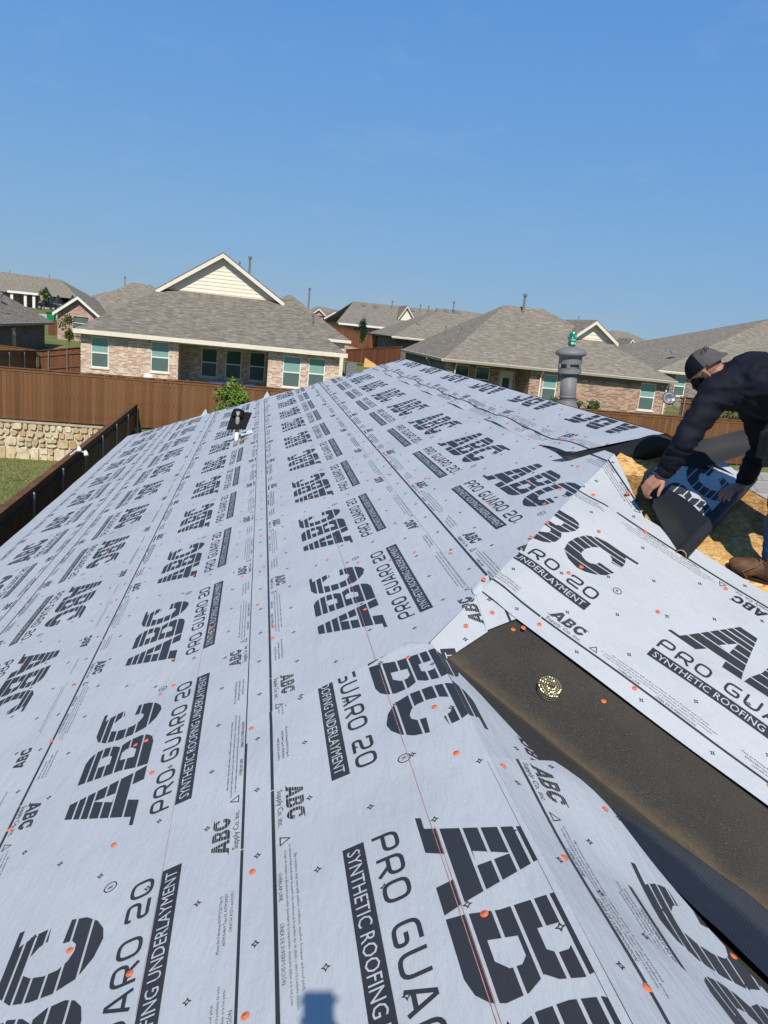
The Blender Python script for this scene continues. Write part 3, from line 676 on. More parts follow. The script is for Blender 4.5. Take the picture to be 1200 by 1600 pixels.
# ---- fences
def lerp(a, b, t): return a + (b - a) * t
def fence(name, label, p0, p1, h, mat, boards=True, cap=True, backside=False, posts=2.4, steel=True, bw=.14, gap=.006, group=None, vis=None, thick=.016, seed=1):
    """p0,p1: (x,y,ztop) of the fence line; boards on the right-hand side facing the viewer unless backside"""
    a = Vector(p0); b = Vector(p1); L = math.hypot(b.x - a.x, b.y - a.y); d = Vector(((b.x - a.x) / L, (b.y - a.y) / L, 0)); nrm = Vector((d.y, -d.x, 0))
    root = thing(name, ((a.x + b.x) / 2, (a.y + b.y) / 2, min(a.z, b.z) - h), label, 'fence', group); rg = random.Random(seed)
    n = int(L / (bw + gap)); variants = []
    def P(t, off, z): q = a + d * t + nrm * off; return (q.x, q.y, z)
    zt = lambda t: lerp(a.z, b.z, t / L)
    base_rot = math.atan2(d.y, d.x)
    if boards:
        for v in range(6):
            m_ = MB(); w_ = bw; m_.box((0, -thick - rg.uniform(0, .004), -h + .02), (w_, 0, rg.uniform(-.012, 0)))
            variants.append(m_.mesh('board', mat))
    rest = MB()
    for i in range(n):
        t = i * (bw + gap)
        if boards and (vis is None or vis[0] <= t <= vis[1]):
            o = link('board', variants[rg.randrange(6)], root); q = a + d * t + nrm * rg.uniform(0, .004); o.location = Vector((q.x, q.y, zt(t + bw / 2) + ZC)) - Vector(root.location)
            o.rotation_euler = (0, 0, base_rot)
        else:
            z = zt(t + bw / 2); of = rg.uniform(0, .006)
            rest.hexa([P(t, of, z - h + .02), P(t + bw, of, z - h + .02), P(t + bw, of + thick, z - h + .02), P(t, of + thick, z - h + .02), P(t, of, z), P(t + bw, of, z), P(t + bw, of + thick, z), P(t, of + thick, z)])
    if rest.v: tag(rest.build('far_boards', mat, root), kind='stuff')
    if cap:
        m_ = MB(); m_.bar((*P(0, .0, a.z + .02)[:2], a.z + .02), (*P(L, 0, b.z + .02)[:2], b.z + .02), .14, .036); m_.build('cap_rail', MAT['fence'], root)
        m_ = MB(); m_.bar(P(0, thick + .014, a.z - .055), P(L, thick + .014, b.z - .055), .018, .09); m_.build('trim_board', mat, root)
    for zz in (-.25, -h * .52, -h + .25):
        m_ = MB(); m_.bar(P(0, -.03, a.z + zz), P(L, -.03, b.z + zz), .04, .085); m_.build('rail', MAT['rail'], root)
    if posts:
        k = 0; t = .05
        while t <= L:
            m_ = MB(); z = zt(t); m_.tube([P(t, -.085, z - h - .1), P(t, -.085, z - .10)], .03, 8); m_.lathe(P(t, -.085, z - .10), [(.034, 0), (.034, .03), (.02, .05), (0, .055)], 8); o = m_.build('post', MAT['steel'], root, smooth=False); t += posts
    return root
fence('wood_fence', 'tall brown board fence with cap rail along the left, standing on the stone wall', (-14.0, 29.66, -2.63), (2.6, 29.66, -2.52), 1.83, MAT['fence'], vis=(3.8, 16.6), seed=3)
fence('wood_fence', 'brown board fence seen low at the right, below the brick house and the worker', (10.6, 29.66, -2.36), (24.5, 29.66, -2.20), 1.83, MAT['fence'], vis=(1.0, 13.8), seed=5)
fence('wood_fence', 'dark side fence running back from the lower left, steel posts facing the roof', (-4.42, 29.60, -3.55), (-3.89, 2, -3.55), 1.95, MAT['fence'], boards=False, posts=2.42, seed=7)

# ================================================================== HOUSES
def wall_y(mb, x0, x1, z0, z1, y, ops=(), depth=.09, mi=0):
    """wall facing -Y with openings (xa,xb,za,zb), reveals included"""
    xs = sorted({x0, x1, *[o[0] for o in ops], *[o[1] for o in ops]}); zs = sorted({z0, z1, *[o[2] for o in ops], *[o[3] for o in ops]})
    for i in range(len(xs) - 1):
        for j in range(len(zs) - 1):
            cx = (xs[i] + xs[i + 1]) / 2; cz = (zs[j] + zs[j + 1]) / 2
            if any(o[0] < cx < o[1] and o[2] < cz < o[3] for o in ops): continue
            mb.poly([(xs[i], y, zs[j]), (xs[i + 1], y, zs[j]), (xs[i + 1], y, zs[j + 1]), (xs[i], y, zs[j + 1])], mi=mi)
    for a, b, c, d in ops:
        for q in ([(a, y, c), (a, y + depth, c), (b, y + depth, c), (b, y, c)], [(a, y, d), (b, y, d), (b, y + depth, d), (a, y + depth, d)],
                  [(a, y, c), (a, y, d), (a, y + depth, d), (a, y + depth, c)], [(b, y, c), (b, y + depth, c), (b, y + depth, d), (b, y, d)]): mb.poly(q, mi=mi)
def window(root, a, b, c, d, y, up='pane_up', low='pane_low', sill=True, split=.52):
    f = .05; yy = y + .05
    m = MB(); m.box((a, yy, c), (a + f, yy + .05, d)); m.box((b - f, yy, c), (b, yy + .05, d)); m.box((a + f, yy, c), (b - f, yy + .05, c + f)); m.box((a + f, yy, d - f), (b - f, yy + .05, d))
    zm = lerp(c, d, 1 - split); m.box((a + f, yy - .006, zm - .03), (b - f, yy + .05, zm + .03)); w_ = m.build('window', MAT['white'], root)
    p = MB(); p.box((a + f, yy + .02, zm + .03), (b - f, yy + .03, d - f)); p.build('upper_pane', MAT[up], w_)
    p = MB(); p.box((a + f, yy + .012, c + f), (b - f, yy + .022, zm - .03)); p.build('lower_pane', MAT[low], w_)
    if sill: p = MB(); p.box((a - .05, y - .05, c - .07), (b + .05, y + .05, c - .002)); p.build('sill', MAT['siding'], w_)
    return w_
def gutter(root, p0, p1, drop=.15, mat='gutter', w_=.11):
    m = MB(); a = Vector(p0); b = Vector(p1); d = (b - a).normalized(); n = Vector((d.y, -d.x, 0))
    prof = [(0, 0), (w_ * .85, 0), (w_, -.02), (w_ * .98, -.05), (w_ * .62, -drop), (0, -drop)]
    for i in range(len(prof)):
        q0, q1 = prof[i], prof[(i + 1) % len(prof)]
        m.poly([a + n * q0[0] + Vector((0, 0, q0[1])), b + n * q0[0] + Vector((0, 0, q0[1])), b + n * q1[0] + Vector((0, 0, q1[1])), a + n * q1[0] + Vector((0, 0, q1[1]))])
    m.poly([a + n * p[0] + Vector((0, 0, p[1])) for p in prof]); m.poly([b + n * p[0] + Vector((0, 0, p[1])) for p in prof[::-1]])
    return m.build('gutter', MAT[mat], root)
def downspout(root, x, y, z0, z1, mat='white', yo=.3):
    m = MB(); m.bar((x, y - yo, z1 - .12), (x, y - yo, z1 - .22), .07, .07, (0, 1, 0)); m.bar((x, y - yo, z1 - .2), (x, y - .06, z1 - .5), .07, .07); m.bar((x, y - .06, z1 - .47), (x, y - .06, z0), .07, .07, (0, 1, 0)); m.build('downspout', MAT[mat], root)
def vent(root, x, y, z, h=.5, r=.05, cap=True, mat='pipe'):
    m = MB(); m.tube([(x, y, z - .3), (x, y, z + h)], r, 8)
    if cap: m.lathe((x, y, z + h), [(r * 1.7, -.10), (r * 1.7, .02), (r * .8, .06), (0, .07)], 8)
    m.build('vent_pipe', MAT[mat], root)
def static_vent(root, p, s_=.3, tilt=.46):
    m = MB(); x, y, z = p; m.hexa([(x - s_ / 2, y - s_ / 2, z - .02), (x + s_ / 2, y - s_ / 2, z - .02), (x + s_ / 2, y + s_ / 2, z + s_ * tilt), (x - s_ / 2, y + s_ / 2, z + s_ * tilt), (x - s_ * .4, y - s_ * .5, z + .10), (x + s_ * .4, y - s_ * .5, z + .10), (x + s_ * .4, y + s_ / 2, z + .12 + s_ * tilt), (x - s_ * .4, y + s_ / 2, z + .12 + s_ * tilt)])
    m.build('roof_vent', MAT['pipe'], root)
def roof_faces(root, faces, mat, name='roof'):
    m = MB()
    for f in faces: m.poly(f)
    o = m.build(name, MAT[mat], root); sol = o.modifiers.new('thickness', 'SOLIDIFY'); sol.thickness = .06; sol.offset = -1; return o
def hip(root, x0, x1, y0, y1, ze, apex_a, apex_b, mat, name='roof'):
    """hip roof over an eave rectangle; apex_a/apex_b ridge ends (x,y,z)"""
    A, B = apex_a, apex_b; c = [(x0, y0, ze), (x1, y0, ze), (x1, y1, ze), (x0, y1, ze)]
    if abs(B[0] - A[0]) >= abs(B[1] - A[1]): F = [[c[0], c[1], B, A], [c[1], c[2], B], [c[2], c[3], A, B], [c[3], c[0], A]]   # ridge along X, A at the left
    else: F = [[c[0], c[1], A], [c[1], c[2], B, A], [c[2], c[3], B], [c[3], c[0], A, B]]                                     # ridge along Y, A at the front
    F = [[p for i, p in enumerate(f) if i == 0 or (Vector(p) - Vector(f[i - 1])).length > 1e-4] for f in F]
    return roof_faces(root, F, mat, name)
def gable_front(root, xl, xr, zb, xa, za, y, depth, mat_roof, wall='siding', over=.32, board=.17, lap=True, trim='trim'):
    """front-facing gable: siding triangle at y, bargeboards at y-over, roof running back 'depth'"""
    if lap:
        m = MB(); z = zb - .05; st = .2; i = 0
        while z < za - .02:
            z1 = min(z + st, za - .001); t0 = max(0, (z - zb) / (za - zb)); t1 = max(0, (z1 - zb) / (za - zb))
            m.poly([(lerp(xl, xa, t0), y - .022, z), (lerp(xr, xa, t0), y - .022, z), (lerp(xr, xa, t1), y, z1), (lerp(xl, xa, t1), y, z1)])
            m.poly([(lerp(xl, xa, t0), y, z), (lerp(xr, xa, t0), y, z), (lerp(xr, xa, t0), y - .022, z), (lerp(xl, xa, t0), y - .022, z)]); z = z1; i += 1
        m.build('gable_siding', MAT[wall], root)
    else:
        m = MB(); m.poly([(xl, y, zb), (xr, y, zb), (xa, y, za)]); m.build('gable_wall', MAT[wall], root)
    so = MB(); 
    for X in (xl, xr): so.poly([(X, y - over, zb - .03), (xa, y - over, za - .03), (xa, y + .02, za - .03), (X, y + .02, zb - .03)])
    so.build('soffit', MAT['soffit'], root)
    for X in (xl, xr):
        b_ = MB(); b_.hexa([(X, y - over - .03, zb - board), (xa, y - over - .03, za - board), (xa, y - over, za - board), (X, y - over, zb - board), (X, y - over - .03, zb + .02), (xa, y - over - .03, za + .02), (xa, y - over, za + .02), (X, y - over, zb + .02)]); b_.build('bargeboard', MAT[trim], root)
    roof_faces(root, [[(xl, y - over, zb + .03), (xa, y - over, za + .03), (xa, y + depth, za + .03), (xl, y + depth, zb + .03)][::-1], [(xr, y - over, zb + .03), (xa, y - over, za + .03), (xa, y + depth, za + .03), (xr, y + depth, zb + .03)]], mat_roof, 'gable_roof')

# ---- left neighbour with the large cream gable
hl_ = thing('neighbour_house', (-2, 46, -4.0), 'cream brick house at left with a big cream gable and shaded back patio', 'house')
W = 40.4; zc = -1.48; zb = -4.4
ops1 = [(-8.20, -7.36, -3.15, -1.66), (-5.36, -4.46, -3.12, -1.62)]
ops2 = [(1.17, 2.09, -3.32, -1.74), (2.48, 3.34, -3.27, -1.74)]
m = MB(); wall_y(m, -8.67, -4.02, zb, zc, W, ops1); m.poly([(-4.02, W, zb), (-4.02, W + 2.2, zb), (-4.02, W + 2.2, zc), (-4.02, W, zc)])
wall_y(m, .42, 4.05, zb, zc, W, ops2); m.poly([(.42, W, zb), (.42, W, zc), (.42, W + 2.2, zc), (.42, W + 2.2, zb)])
ops3 = [(-2.95, -2.08, -3.34, -1.78), (-1.82, -.96, -3.34, -1.78), (-.70, .16, -3.34, -1.78)]
ops3 = [(-3.06, -2.22, -3.32, -1.80), (-1.80, -.96, -3.32, -1.80), (-.55, .29, -3.32, -1.80)]
wall_y(m, -4.02, .42, zb, zc, W + 2.2, ops3); m.poly([(4.05, W, zb), (4.05, 58, zb), (4.05, 58, zc), (4.05, W, zc)]); m.poly([(-8.67, W, zb), (-8.67, W, zc), (-8.67, 58, zc), (-8.67, 58, zb)]); m.poly([(-8.67, 58, zb), (-8.67, 58, zc), (4.05, 58, zc), (4.05, 58, zb)])
m.build('wall', MAT['brick_cream'], hl_)
for o in ops1 + ops2: window(hl_, *o, W)
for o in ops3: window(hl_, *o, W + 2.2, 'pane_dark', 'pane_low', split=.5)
so = MB(); so.poly([(-8.92, W - .42, zc - .002), (4.36, W - .42, zc - .002), (4.36, W + 2.3, zc - .002), (-8.92, W + 2.3, zc - .002)]); so.build('soffit', MAT['soffit'], hl_)
bm_ = MB(); bm_.box((-4.0, W + .002, zc - .16), (.40, W + .14, zc - .01)); bm_.build('patio_beam', MAT['trim'], hl_)
fl = MB(); fl.box((-4.0, W + .02, -4.3), (.40, W + 2.18, -4.02)); fl.build('patio_slab', flat('concrete', (.4, .38, .35), .9, .1), hl_)
EL = (-8.92, 39.98, -1.36); ERr = (4.38, 39.98, -1.36); GL = (-5.50, 45.0, 1.03); GR = (.92, 45.0, .98); AP = (-2.26, 45.0, 3.12)
roof_faces(hl_, [[EL, ERr, GR, GL], [EL, GL, AP, (-2.26, 58, 3.12), (-8.92, 58.3, -1.36)][::-1], [ERr, (4.38, 58.3, -1.36), (-2.26, 58, 3.12), AP, GR][::-1]], 'shingle')
fb = MB(); fb.box((-8.93, 39.94, -1.56), (4.40, 39.985, -1.35)); fb.box((4.36, 39.99, -1.55), (4.40, 58.2, -1.37)); fb.box((-8.96, 39.99, -1.55), (-8.92, 58.2, -1.37)); fb.build('fascia', MAT['trim'], hl_)
gable_front(hl_, -5.75, 1.16, .90, -2.28, 3.16, 45.0, 12.5, 'shingle', over=.38, board=.20)
vent(hl_, -.9, 47.5, 2.3, 1.05, .06); vent(hl_, -1.5, 48.3, 2.6, .45, .035)
# right rear wing of the same house
wg = MB(); wg.box((-1, 46.2, -4.3), (4.85, 56, -.92)); wg.build('wing_wall', MAT['siding'], hl_)
hip(hl_, -3, 5.15, 45.9, 56, -.80, (1.62, 50.6, 1.62), (1.62, 52.5, 1.62), 'shingle', 'wing_roof')
wf = MB(); wf.box((3.2, 45.86, -.95), (5.18, 45.9, -.79)); wf.box((5.15, 45.9, -.95), (5.19, 56, -.80)); wf.build('wing_fascia', MAT['trim'], hl_)
vent(hl_, 2.95, 47.2, -.12, .62, .05); vent(hl_, 2.9, 52, 1.2, .95, .05)

# ---- right neighbour: tan brick, long hip roof
hr = thing('neighbour_house', (15.5, 46, -3.9), 'tan brick house at right centre with a long brown hip roof and a back door', 'house')
W = 39.5; zc = -1.22; zb = -4.2
m = MB(); o4 = [(14.80, 15.60, -2.82, -1.42)]; o5 = [(20.36, 21.26, -2.86, -1.40)]
wall_y(m, 9.42, 9.86, zb, zc, W); wall_y(m, 14.05, 22.0, zb, zc, W, o4 + o5)
m.poly([(9.86, W, zb), (9.86, W + 1.9, zb), (9.86, W + 1.9, zc), (9.86, W, zc)]); m.poly([(14.05, W, zb), (14.05, W, zc), (14.05, W + 1.9, zc), (14.05, W + 1.9, zb)])
o6 = [(10.42, 11.26, -2.95, -1.40), (11.62, 12.42, -2.95, -1.40), (13.0, 13.78, -3.6, -1.55)]
wall_y(m, 9.86, 14.05, zb, zc, W + 1.9, o6); m.poly([(22.0, W, zb), (22.0, 51, zb), (22.0, 51, zc), (22.0, W, zc)]); m.poly([(9.42, 51, zb), (9.42, 51, zc), (22, 51, zc), (22, 51, zb)])
m.build('wall', MAT['brick_tan'], hr)
ms = MB(); ms.poly([(9.42, W, zb), (9.42, W, zc), (9.42, 51, zc), (9.42, 51, zb)]); ms.build('side_wall', MAT['brick_dark_and_shade'], hr)  # darker brick colour than the front: shade of this face painted in
sc = MB(); sc.box((15.8, W - .016, -1.53), (20.3, W - .002, -1.26)); sc.build('soldier_course', MAT['soldier'], hr)  # soldier course, the eave's shade put into its dark colour
for o in o4 + o5: window(hr, *o, W)
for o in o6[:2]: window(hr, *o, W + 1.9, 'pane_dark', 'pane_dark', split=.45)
dr = MB(); a, b, c, d = o6[2]; y = W + 1.95; dr.box((a, y, c), (b, y + .05, d)); dd = dr.build('back_door', MAT['white'], hr)
q = MB(); q.box((a + .2, y - .01, -2.75), (b - .2, y - .002, -1.9)); q.build('door_pane', MAT['pane_dark'], dd); q = MB(); q.box((a - .1, W + 1.86, c), (a, W + 1.9, d + .1)); q.box((b, W + 1.86, c), (b + .1, W + 1.9, d + .1)); q.box((a, W + 1.86, d), (b, W + 1.9, d + .1)); q.build('door_trim', MAT['gutter'], dd)
q = MB(); q.lathe((b - .08, y - .03, -2.6), [(0, -.03), (.03, -.02), (.03, .02), (0, .03)], 8); q.build('handle', MAT['steel'], dd)
so = MB(); so.poly([(9.2, W - .38, zc - .002), (22.12, W - .38, zc - .002), (22.12, W + 2.0, zc - .002), (9.2, W + 2.0, zc - .002)]); so.build('soffit', MAT['soffit'], hr)
hip(hr, 9.2, 22.14, 39.1, 51.3, -1.11, (14.05, 45.6, 2.14), (16.45, 45.6, 2.14), 'shingle2')
gutter(hr, (9.2, 39.1, -1.09), (22.16, 39.1, -1.14)); gutter(hr, (9.2, 51.2, -1.09), (9.2, 39.1, -1.09))
downspout(hr, 9.95, W, zb, -1.09, 'gutter'); downspout(hr, 14.62, W, zb, -1.1, 'siding'); downspout(hr, 21.8, W, zb, -1.1, 'siding'); 
q = MB(); q.bar((9.10, 42.8, -1.25), (9.33, 42.8, -1.55), .07, .07, (0, 1, 0)); q.bar((9.36, 42.8, -1.5), (9.36, 42.8, zb), .07, .07, (0, 1, 0)); q.build('downspout', MAT['gutter'], hr)
gable_front(hr, 17.02, 19.92, .52, 18.42, 1.62, 42.5, 4.0, 'shingle2', over=.36, board=.16)
vent(hr, 15.0, 44.9, 1.85, .95, .075); vent(hr, 11.2, 44.0, .0, .62, .045); vent(hr, 11.0, 47, .3, .3, .03)
q = MB(); q.box((16.95, W - .06, -1.66), (17.25, W - .02, -1.54)); q.build('wall_vent', MAT['gutter'], hr)

# ---- house beyond it on the far right (grey brick)
h6 = thing('neighbour_house', (31, 54, -3.7), 'grey brick house at the far right edge, partly behind the worker', 'house')
m = MB(); wall_y(m, 25.9, 38, -4.1, -.92, 48, [(27.05, 27.85, -2.35, -1.02)]); m.poly([(25.9, 48, -4.1), (25.9, 48, -.92), (25.9, 62, -.92), (25.9, 62, -4.1)]); m.poly([(38, 48, -4.1), (38, 62, -4.1), (38, 62, -.92), (38, 48, -.92)]); m.build('wall', MAT['brick_grey'], h6)
window(h6, 27.05, 27.85, -2.35, -1.02, 48, 'pane_up', 'pane_low')
hip(h6, 25.5, 46, 47.6, 66, -.80, (38.5, 56.0, 3.75), (40.0, 56, 3.75), 'shingle2'); gutter(h6, (25.5, 47.6, -.79), (46, 47.6, -.86), mat='siding')
static_vent(h6, (27.9, 50.4, .30), .42)
so = MB(); so.poly([(25.5, 47.6, -.925), (38, 47.6, -.925), (38, 48.4, -.925), (25.5, 48.4, -.925)]); so.build('soffit', MAT['soffit'], h6)

# ---- brick house at the left edge, shade put into its dark wall colour
h7 = thing('neighbour_house', (-16, 47, -4.0), 'brick house in dark shade at the left edge, behind the far fences', 'house')
m = MB(); m.poly([(-13.2, 42.6, -4.2), (-13.2, 51.6, -4.2), (-13.2, 51.6, -1.66), (-13.2, 42.6, -1.66)]); m.poly([(-20, 51.6, -4.2), (-20, 51.6, -1.66), (-13.2, 51.6, -1.66), (-13.2, 51.6, -4.2)]); m.poly([(-20, 42.6, -4.2), (-13.2, 42.6, -4.2), (-13.2, 42.6, -1.66), (-20, 42.6, -1.66)]); m.build('wall', MAT['brick_dark_and_shade'], h7)
q = MB(); q.box((-13.19, 44.9, -3.4), (-13.15, 45.6, -1.8)); wq = q.build('window', MAT['gutter'], h7); q = MB(); q.box((-13.15, 44.98, -3.3), (-13.13, 45.52, -1.9)); q.build('pane', MAT['pane_dark'], wq)
hip(h7, -22, -12.85, 41.5, 52.2, -1.50, (-18.2, 47, 1.5), (-17.6, 47.2, 1.5), 'shingle2'); gutter(h7, (-12.85, 41.5, -1.50), (-12.85, 52.2, -1.50), mat='soffit')
vent(h7, -13.6, 44.6, -1.0, .85, .03); static_vent(h7, (-14.4, 47.0, -.30), .35)

# ---- pink brick gabled house behind the left house
h8 = thing('neighbour_house', (-11, 63, -2.9), 'pink brick house with a small white edged gable, left behind the cream house', 'house')
m = MB(); wall_y(m, -14.0, -11.3, -3.1, -.95, 58, [(-12.95, -11.95, -1.9, -1.15)]); m.poly([(-14.0, 58, -.95), (-11.3, 58, -.95), (-12.6, 58, .12)]); m.box((-13.98, 58.1, -3.1), (-6, 70, -.96)); m.build('wall', MAT['brick_pink'], h8)
m = MB(); zc0 = -1.15; P = [(-12.95, 58.05, -1.9), (-11.95, 58.05, -1.9), (-11.95, 58.05, -1.3), (-12.2, 58.05, -1.18), (-12.45, 58.05, -1.15), (-12.7, 58.05, -1.18), (-12.95, 58.05, -1.3)]; m.poly(P); wq = m.build('window', MAT['pane_low'], h8)
q = MB(); q.box((-12.98, 58.0, -1.96), (-11.92, 58.04, -1.9)); q.box((-12.95, 58.0, -1.6), (-11.95, 58.03, -1.56)); q.build('frame', MAT['white'], wq)
for X in (-14.25, -11.05):
    q = MB(); q.hexa([(X, 57.62, -1.22), (-12.6, 57.62, .02), (-12.6, 57.66, .02), (X, 57.66, -1.22), (X, 57.62, -1.02), (-12.6, 57.62, .22), (-12.6, 57.66, .22), (X, 57.66, -1.02)]); q.build('bargeboard', MAT['white'], h8)
roof_faces(h8, [[(-14.25, 57.66, -1.02), (-12.6, 57.66, .22), (-12.6, 66, .22), (-14.25, 66, -1.02)][::-1], [(-11.05, 57.66, -1.02), (-12.6, 57.66, .22), (-12.6, 66, .22), (-11.05, 66, -1.02)]], 'shingle2', 'gable_roof')
hip(h8, -14.3, -4.5, 60.5, 74, -1.0, (-10.4, 66.5, 1.75), (-9.0, 67, 1.70), 'shingle2'); vent(h8, -10.9, 66.2, 1.5, .6, .04)
q = MB(); q.box((-11.1, 60.4, -1.2), (-4.6, 60.48, -1.0)); q.build('fascia', MAT['white'], h8)

# ---- the row far off on the left
h9 = thing('far_house', (-48, 155, -2.2), 'long low house with a hipped roof, farthest at the upper left', 'house')
m = MB(); m.box((-62, 151.5, -2.6), (-37.5, 166, .2)); m.build('wall', MAT['brick_tan'], h9); hip(h9, -63, -32.5, 150, 168, .15, (-55, 158, 3.9), (-37.5, 158, 3.3), 'shingle2')
for x in (-52, -46.5, -39.6): vent(h9, x, 158, 3.4, .7, .07, False)
pw = MB()
q = MB(); q.box((-43.4, 146, .05), (-38.4, 151, .42)); q.build('porch_roof', MAT['white'], h9)
for x in (-42.8, -40.6, -39.2):
    q = MB(); q.box((x - .22, 146.3, -2.4), (x + .22, 146.7, .06)); q.build('porch_column', MAT['white'], h9)
for x, zt, mt in ((-37.7, 1.7, 'brick_tan'), (-35.7, .55, 'brick_grey'), (-33.3, .75, 'brick_dark_and_shade')):
    q = MB(); q.box((x - .9, 147, -2.4), (x + .9, 150, zt - 1.6)); tq = q.build('bay', MAT[mt], h9); q = MB(); q.lathe((x, 148.4, zt - 1.62), [(1.15, 0), (.5, .8), (.12, 1.5), (0, 1.6)], 6); q.build('bay_roof', MAT['under'], tq)
h10 = thing('far_house', (-30, 158, -2.2), 'smaller hipped roof just right of the long far house at upper left', 'house')
m = MB(); m.box((-34, 159, -2.6), (-24, 172, -.2)); m.build('wall', MAT['brick_pink'], h10); hip(h10, -35, -23.5, 158, 174, -.2, (-30.5, 165, 2.15), (-28, 166, 2.0), 'shingle2'); vent(h10, -29, 165, 2.0, .5, .08)
# ---- middle distance
h3_ = thing('far_house', (12.5, 83, -2.6), 'low brown roofed house in the middle distance with one tiny white gable', 'house')
m = MB(); m.box((8.0, 78.6, -2.9), (18, 92, .15)); m.build('wall', MAT['brick_pink'], h3_); 
roof_faces(h3_, [[(7.2, 78, .30), (20.5, 78, .30), (19.3, 86, 2.72), (9.6, 86, 2.72)], [(7.2, 78, .30), (9.6, 86, 2.72), (9.4, 92, .3), (7.0, 92, .3)], [(20.5, 78, .3), (22, 92, .3), (19.3, 86, 2.72)], [(9.6, 86, 2.72), (19.3, 86, 2.72), (22, 94, .3), (7, 94, .3)]], 'shingle2')
q = MB(); q.box((7.4, 77.9, .12), (15.6, 77.97, .31)); q.build('fascia', MAT['white'], h3_)
gable_front(h3_, 13.75, 15.6, 1.25, 14.62, 2.62, 81.0, 5, 'shingle2', over=.3, board=.13)
q = MB(); q.box((9.0, 78.54, -1.2), (9.6, 78.59, -.1)); wq = q.build('window', MAT['pane_low'], h3_); q = MB(); q.box((12.0, 78.54, -1.2), (12.7, 78.59, -.1)); q.build('window', MAT['pane_up'], h3_)
for x, zz in ((13.6, 2.5), (16.7, 2.4), (17.6, 2.4)): vent(h3_, x, 84.5, zz - .1, .7, .05, True)
for x in (10.6, 11.9, 15.9): static_vent(h3_, (x, 84.6, 2.28), .5, .35)
h4 = thing('far_house', (14, 66, -2.6), 'brown hipped house showing between the right house roof and the fences', 'house')
m = MB(); m.box((10.4, 61, -2.9), (22, 72, -.5)); m.build('wall', MAT['brick_dark_and_shade'], h4); hip(h4, 9.9, 24, 60.3, 74, -.38, (15.2, 66.8, 2.30), (18.5, 66.8, 2.25), 'shingle2'); gutter(h4, (9.9, 60.3, -.37), (24, 60.3, -.42), mat='siding')
for x in (14.6, 15.4, 16.2): static_vent(h4, (x, 66.2, 2.0), .35, .45)
vent(h4, 15.9, 66, 2.1, .8, .05); static_vent(h4, (12.4, 63.0, .70), .3)
h5 = thing('far_house', (8.6, 113, -2.4), 'two small gables far off between the left house and the middle roofs', 'house')
m = MB(); m.box((5.5, 110.5, -2.6), (13, 124, 1.0)); m.build('wall', MAT['brick_pink'], h5)
gable_front(h5, 6.5, 8.75, 1.05, 7.62, 2.0, 110.3, 8, 'shingle2', wall='brick_pink', lap=False, over=.3, board=.16, trim='white'); gable_front(h5, 8.3, 11.0, .80, 9.75, 1.78, 109.2, 8, 'shingle2', over=.3, board=.16, trim='white')
hip(h5, 5, 13.5, 111, 125, 1.0, (8, 117, 2.5), (11, 117, 2.2), 'shingle2')
# ---- far right
h11 = thing('far_house', (33, 78, -2.7), 'flat topped far roof just above the right house, behind its small gable', 'house')
m = MB(); m.box((27, 76, -2.9), (35, 88, .3)); m.build('wall', MAT['brick_tan'], h11); hip(h11, 26, 36, 75, 90, .2, (29.0, 80, 3.0), (33.6, 80, 2.9), 'shingle2'); vent(h11, 32.9, 80, 2.8, .6, .04)
h12 = thing('far_house', (35.5, 79, -2.7), 'far house with a tiny white gable, right of the brick house roof', 'house')
m = MB(); m.box((34.6, 76.2, -2.9), (44, 88, -.1)); m.build('wall', MAT['brick_tan'], h12); hip(h12, 33.8, 42.2, 75, 90, -.1, (35.6, 81, 2.25), (37.5, 81, 2.2), 'shingle2'); gable_front(h12, 36.1, 37.4, .5, 36.75, 1.5, 74.9, 3, 'shingle2', over=.25, board=.12, trim='white')
h13 = thing('far_house', (46, 100, -2.6), 'farthest hipped roof at the right, peeping over the gap left of the worker', 'house')
m = MB(); m.box((44, 101, -2.9), (58, 114, 0)); m.build('wall', MAT['brick_tan'], h13); hip(h13, 43, 60, 100, 116, 0, (49.4, 107, 3.15), (51.5, 107, 3.1), 'shingle2')

# ---- fences farther off
fence('wood_fence', 'dark shaded fence with steel posts, far left in front of the dark house', (-11.15, 42.0, -2.72), (-11.15, 32.0, -2.30), 1.7, MAT['fence'], boards=False, posts=2.3, seed=9)
fence('wood_fence', 'sunlit brown fence joining the cream house at its left corner', (-8.75, 42.2, -2.30), (-11.1, 42.2, -2.72), 1.75, MAT['fence2'], boards=True, posts=.9, seed=10)
fence('wood_fence', 'brown fence end at the left edge below the dark house', (-16.0, 42.3, -2.45), (-11.2, 42.3, -2.72), 1.6, MAT['fence'], boards=True, posts=0, seed=12)
fence('wood_fence', 'reddish fence behind the gap between the two houses, nearest the lawn', (6.9, 64.0, -1.84), (10.5, 58.6, -1.08), 1.4, MAT['fence2'], posts=0, seed=13, cap=True)
fence('wood_fence', 'reddish fence on the rise below the middle roofs, behind the little conical tree', (6.2, 72, -.02), (12.6, 71, -.85), 1.5, MAT['fence2'], posts=0, seed=14)
fence('wood_fence', 'short reddish fence between the two right houses, steel posts on the near side', (26.0, 38.4, -1.95), (22.1, 38.4, -1.92), 1.9, MAT['fence2'], posts=.45, seed=15)
fence('wood_fence', 'reddish fence far off beside the pink brick house', (-15.6, 62, -1.75), (-14.1, 62, -1.75), 1.3, MAT['fence2'], posts=0, seed=16)

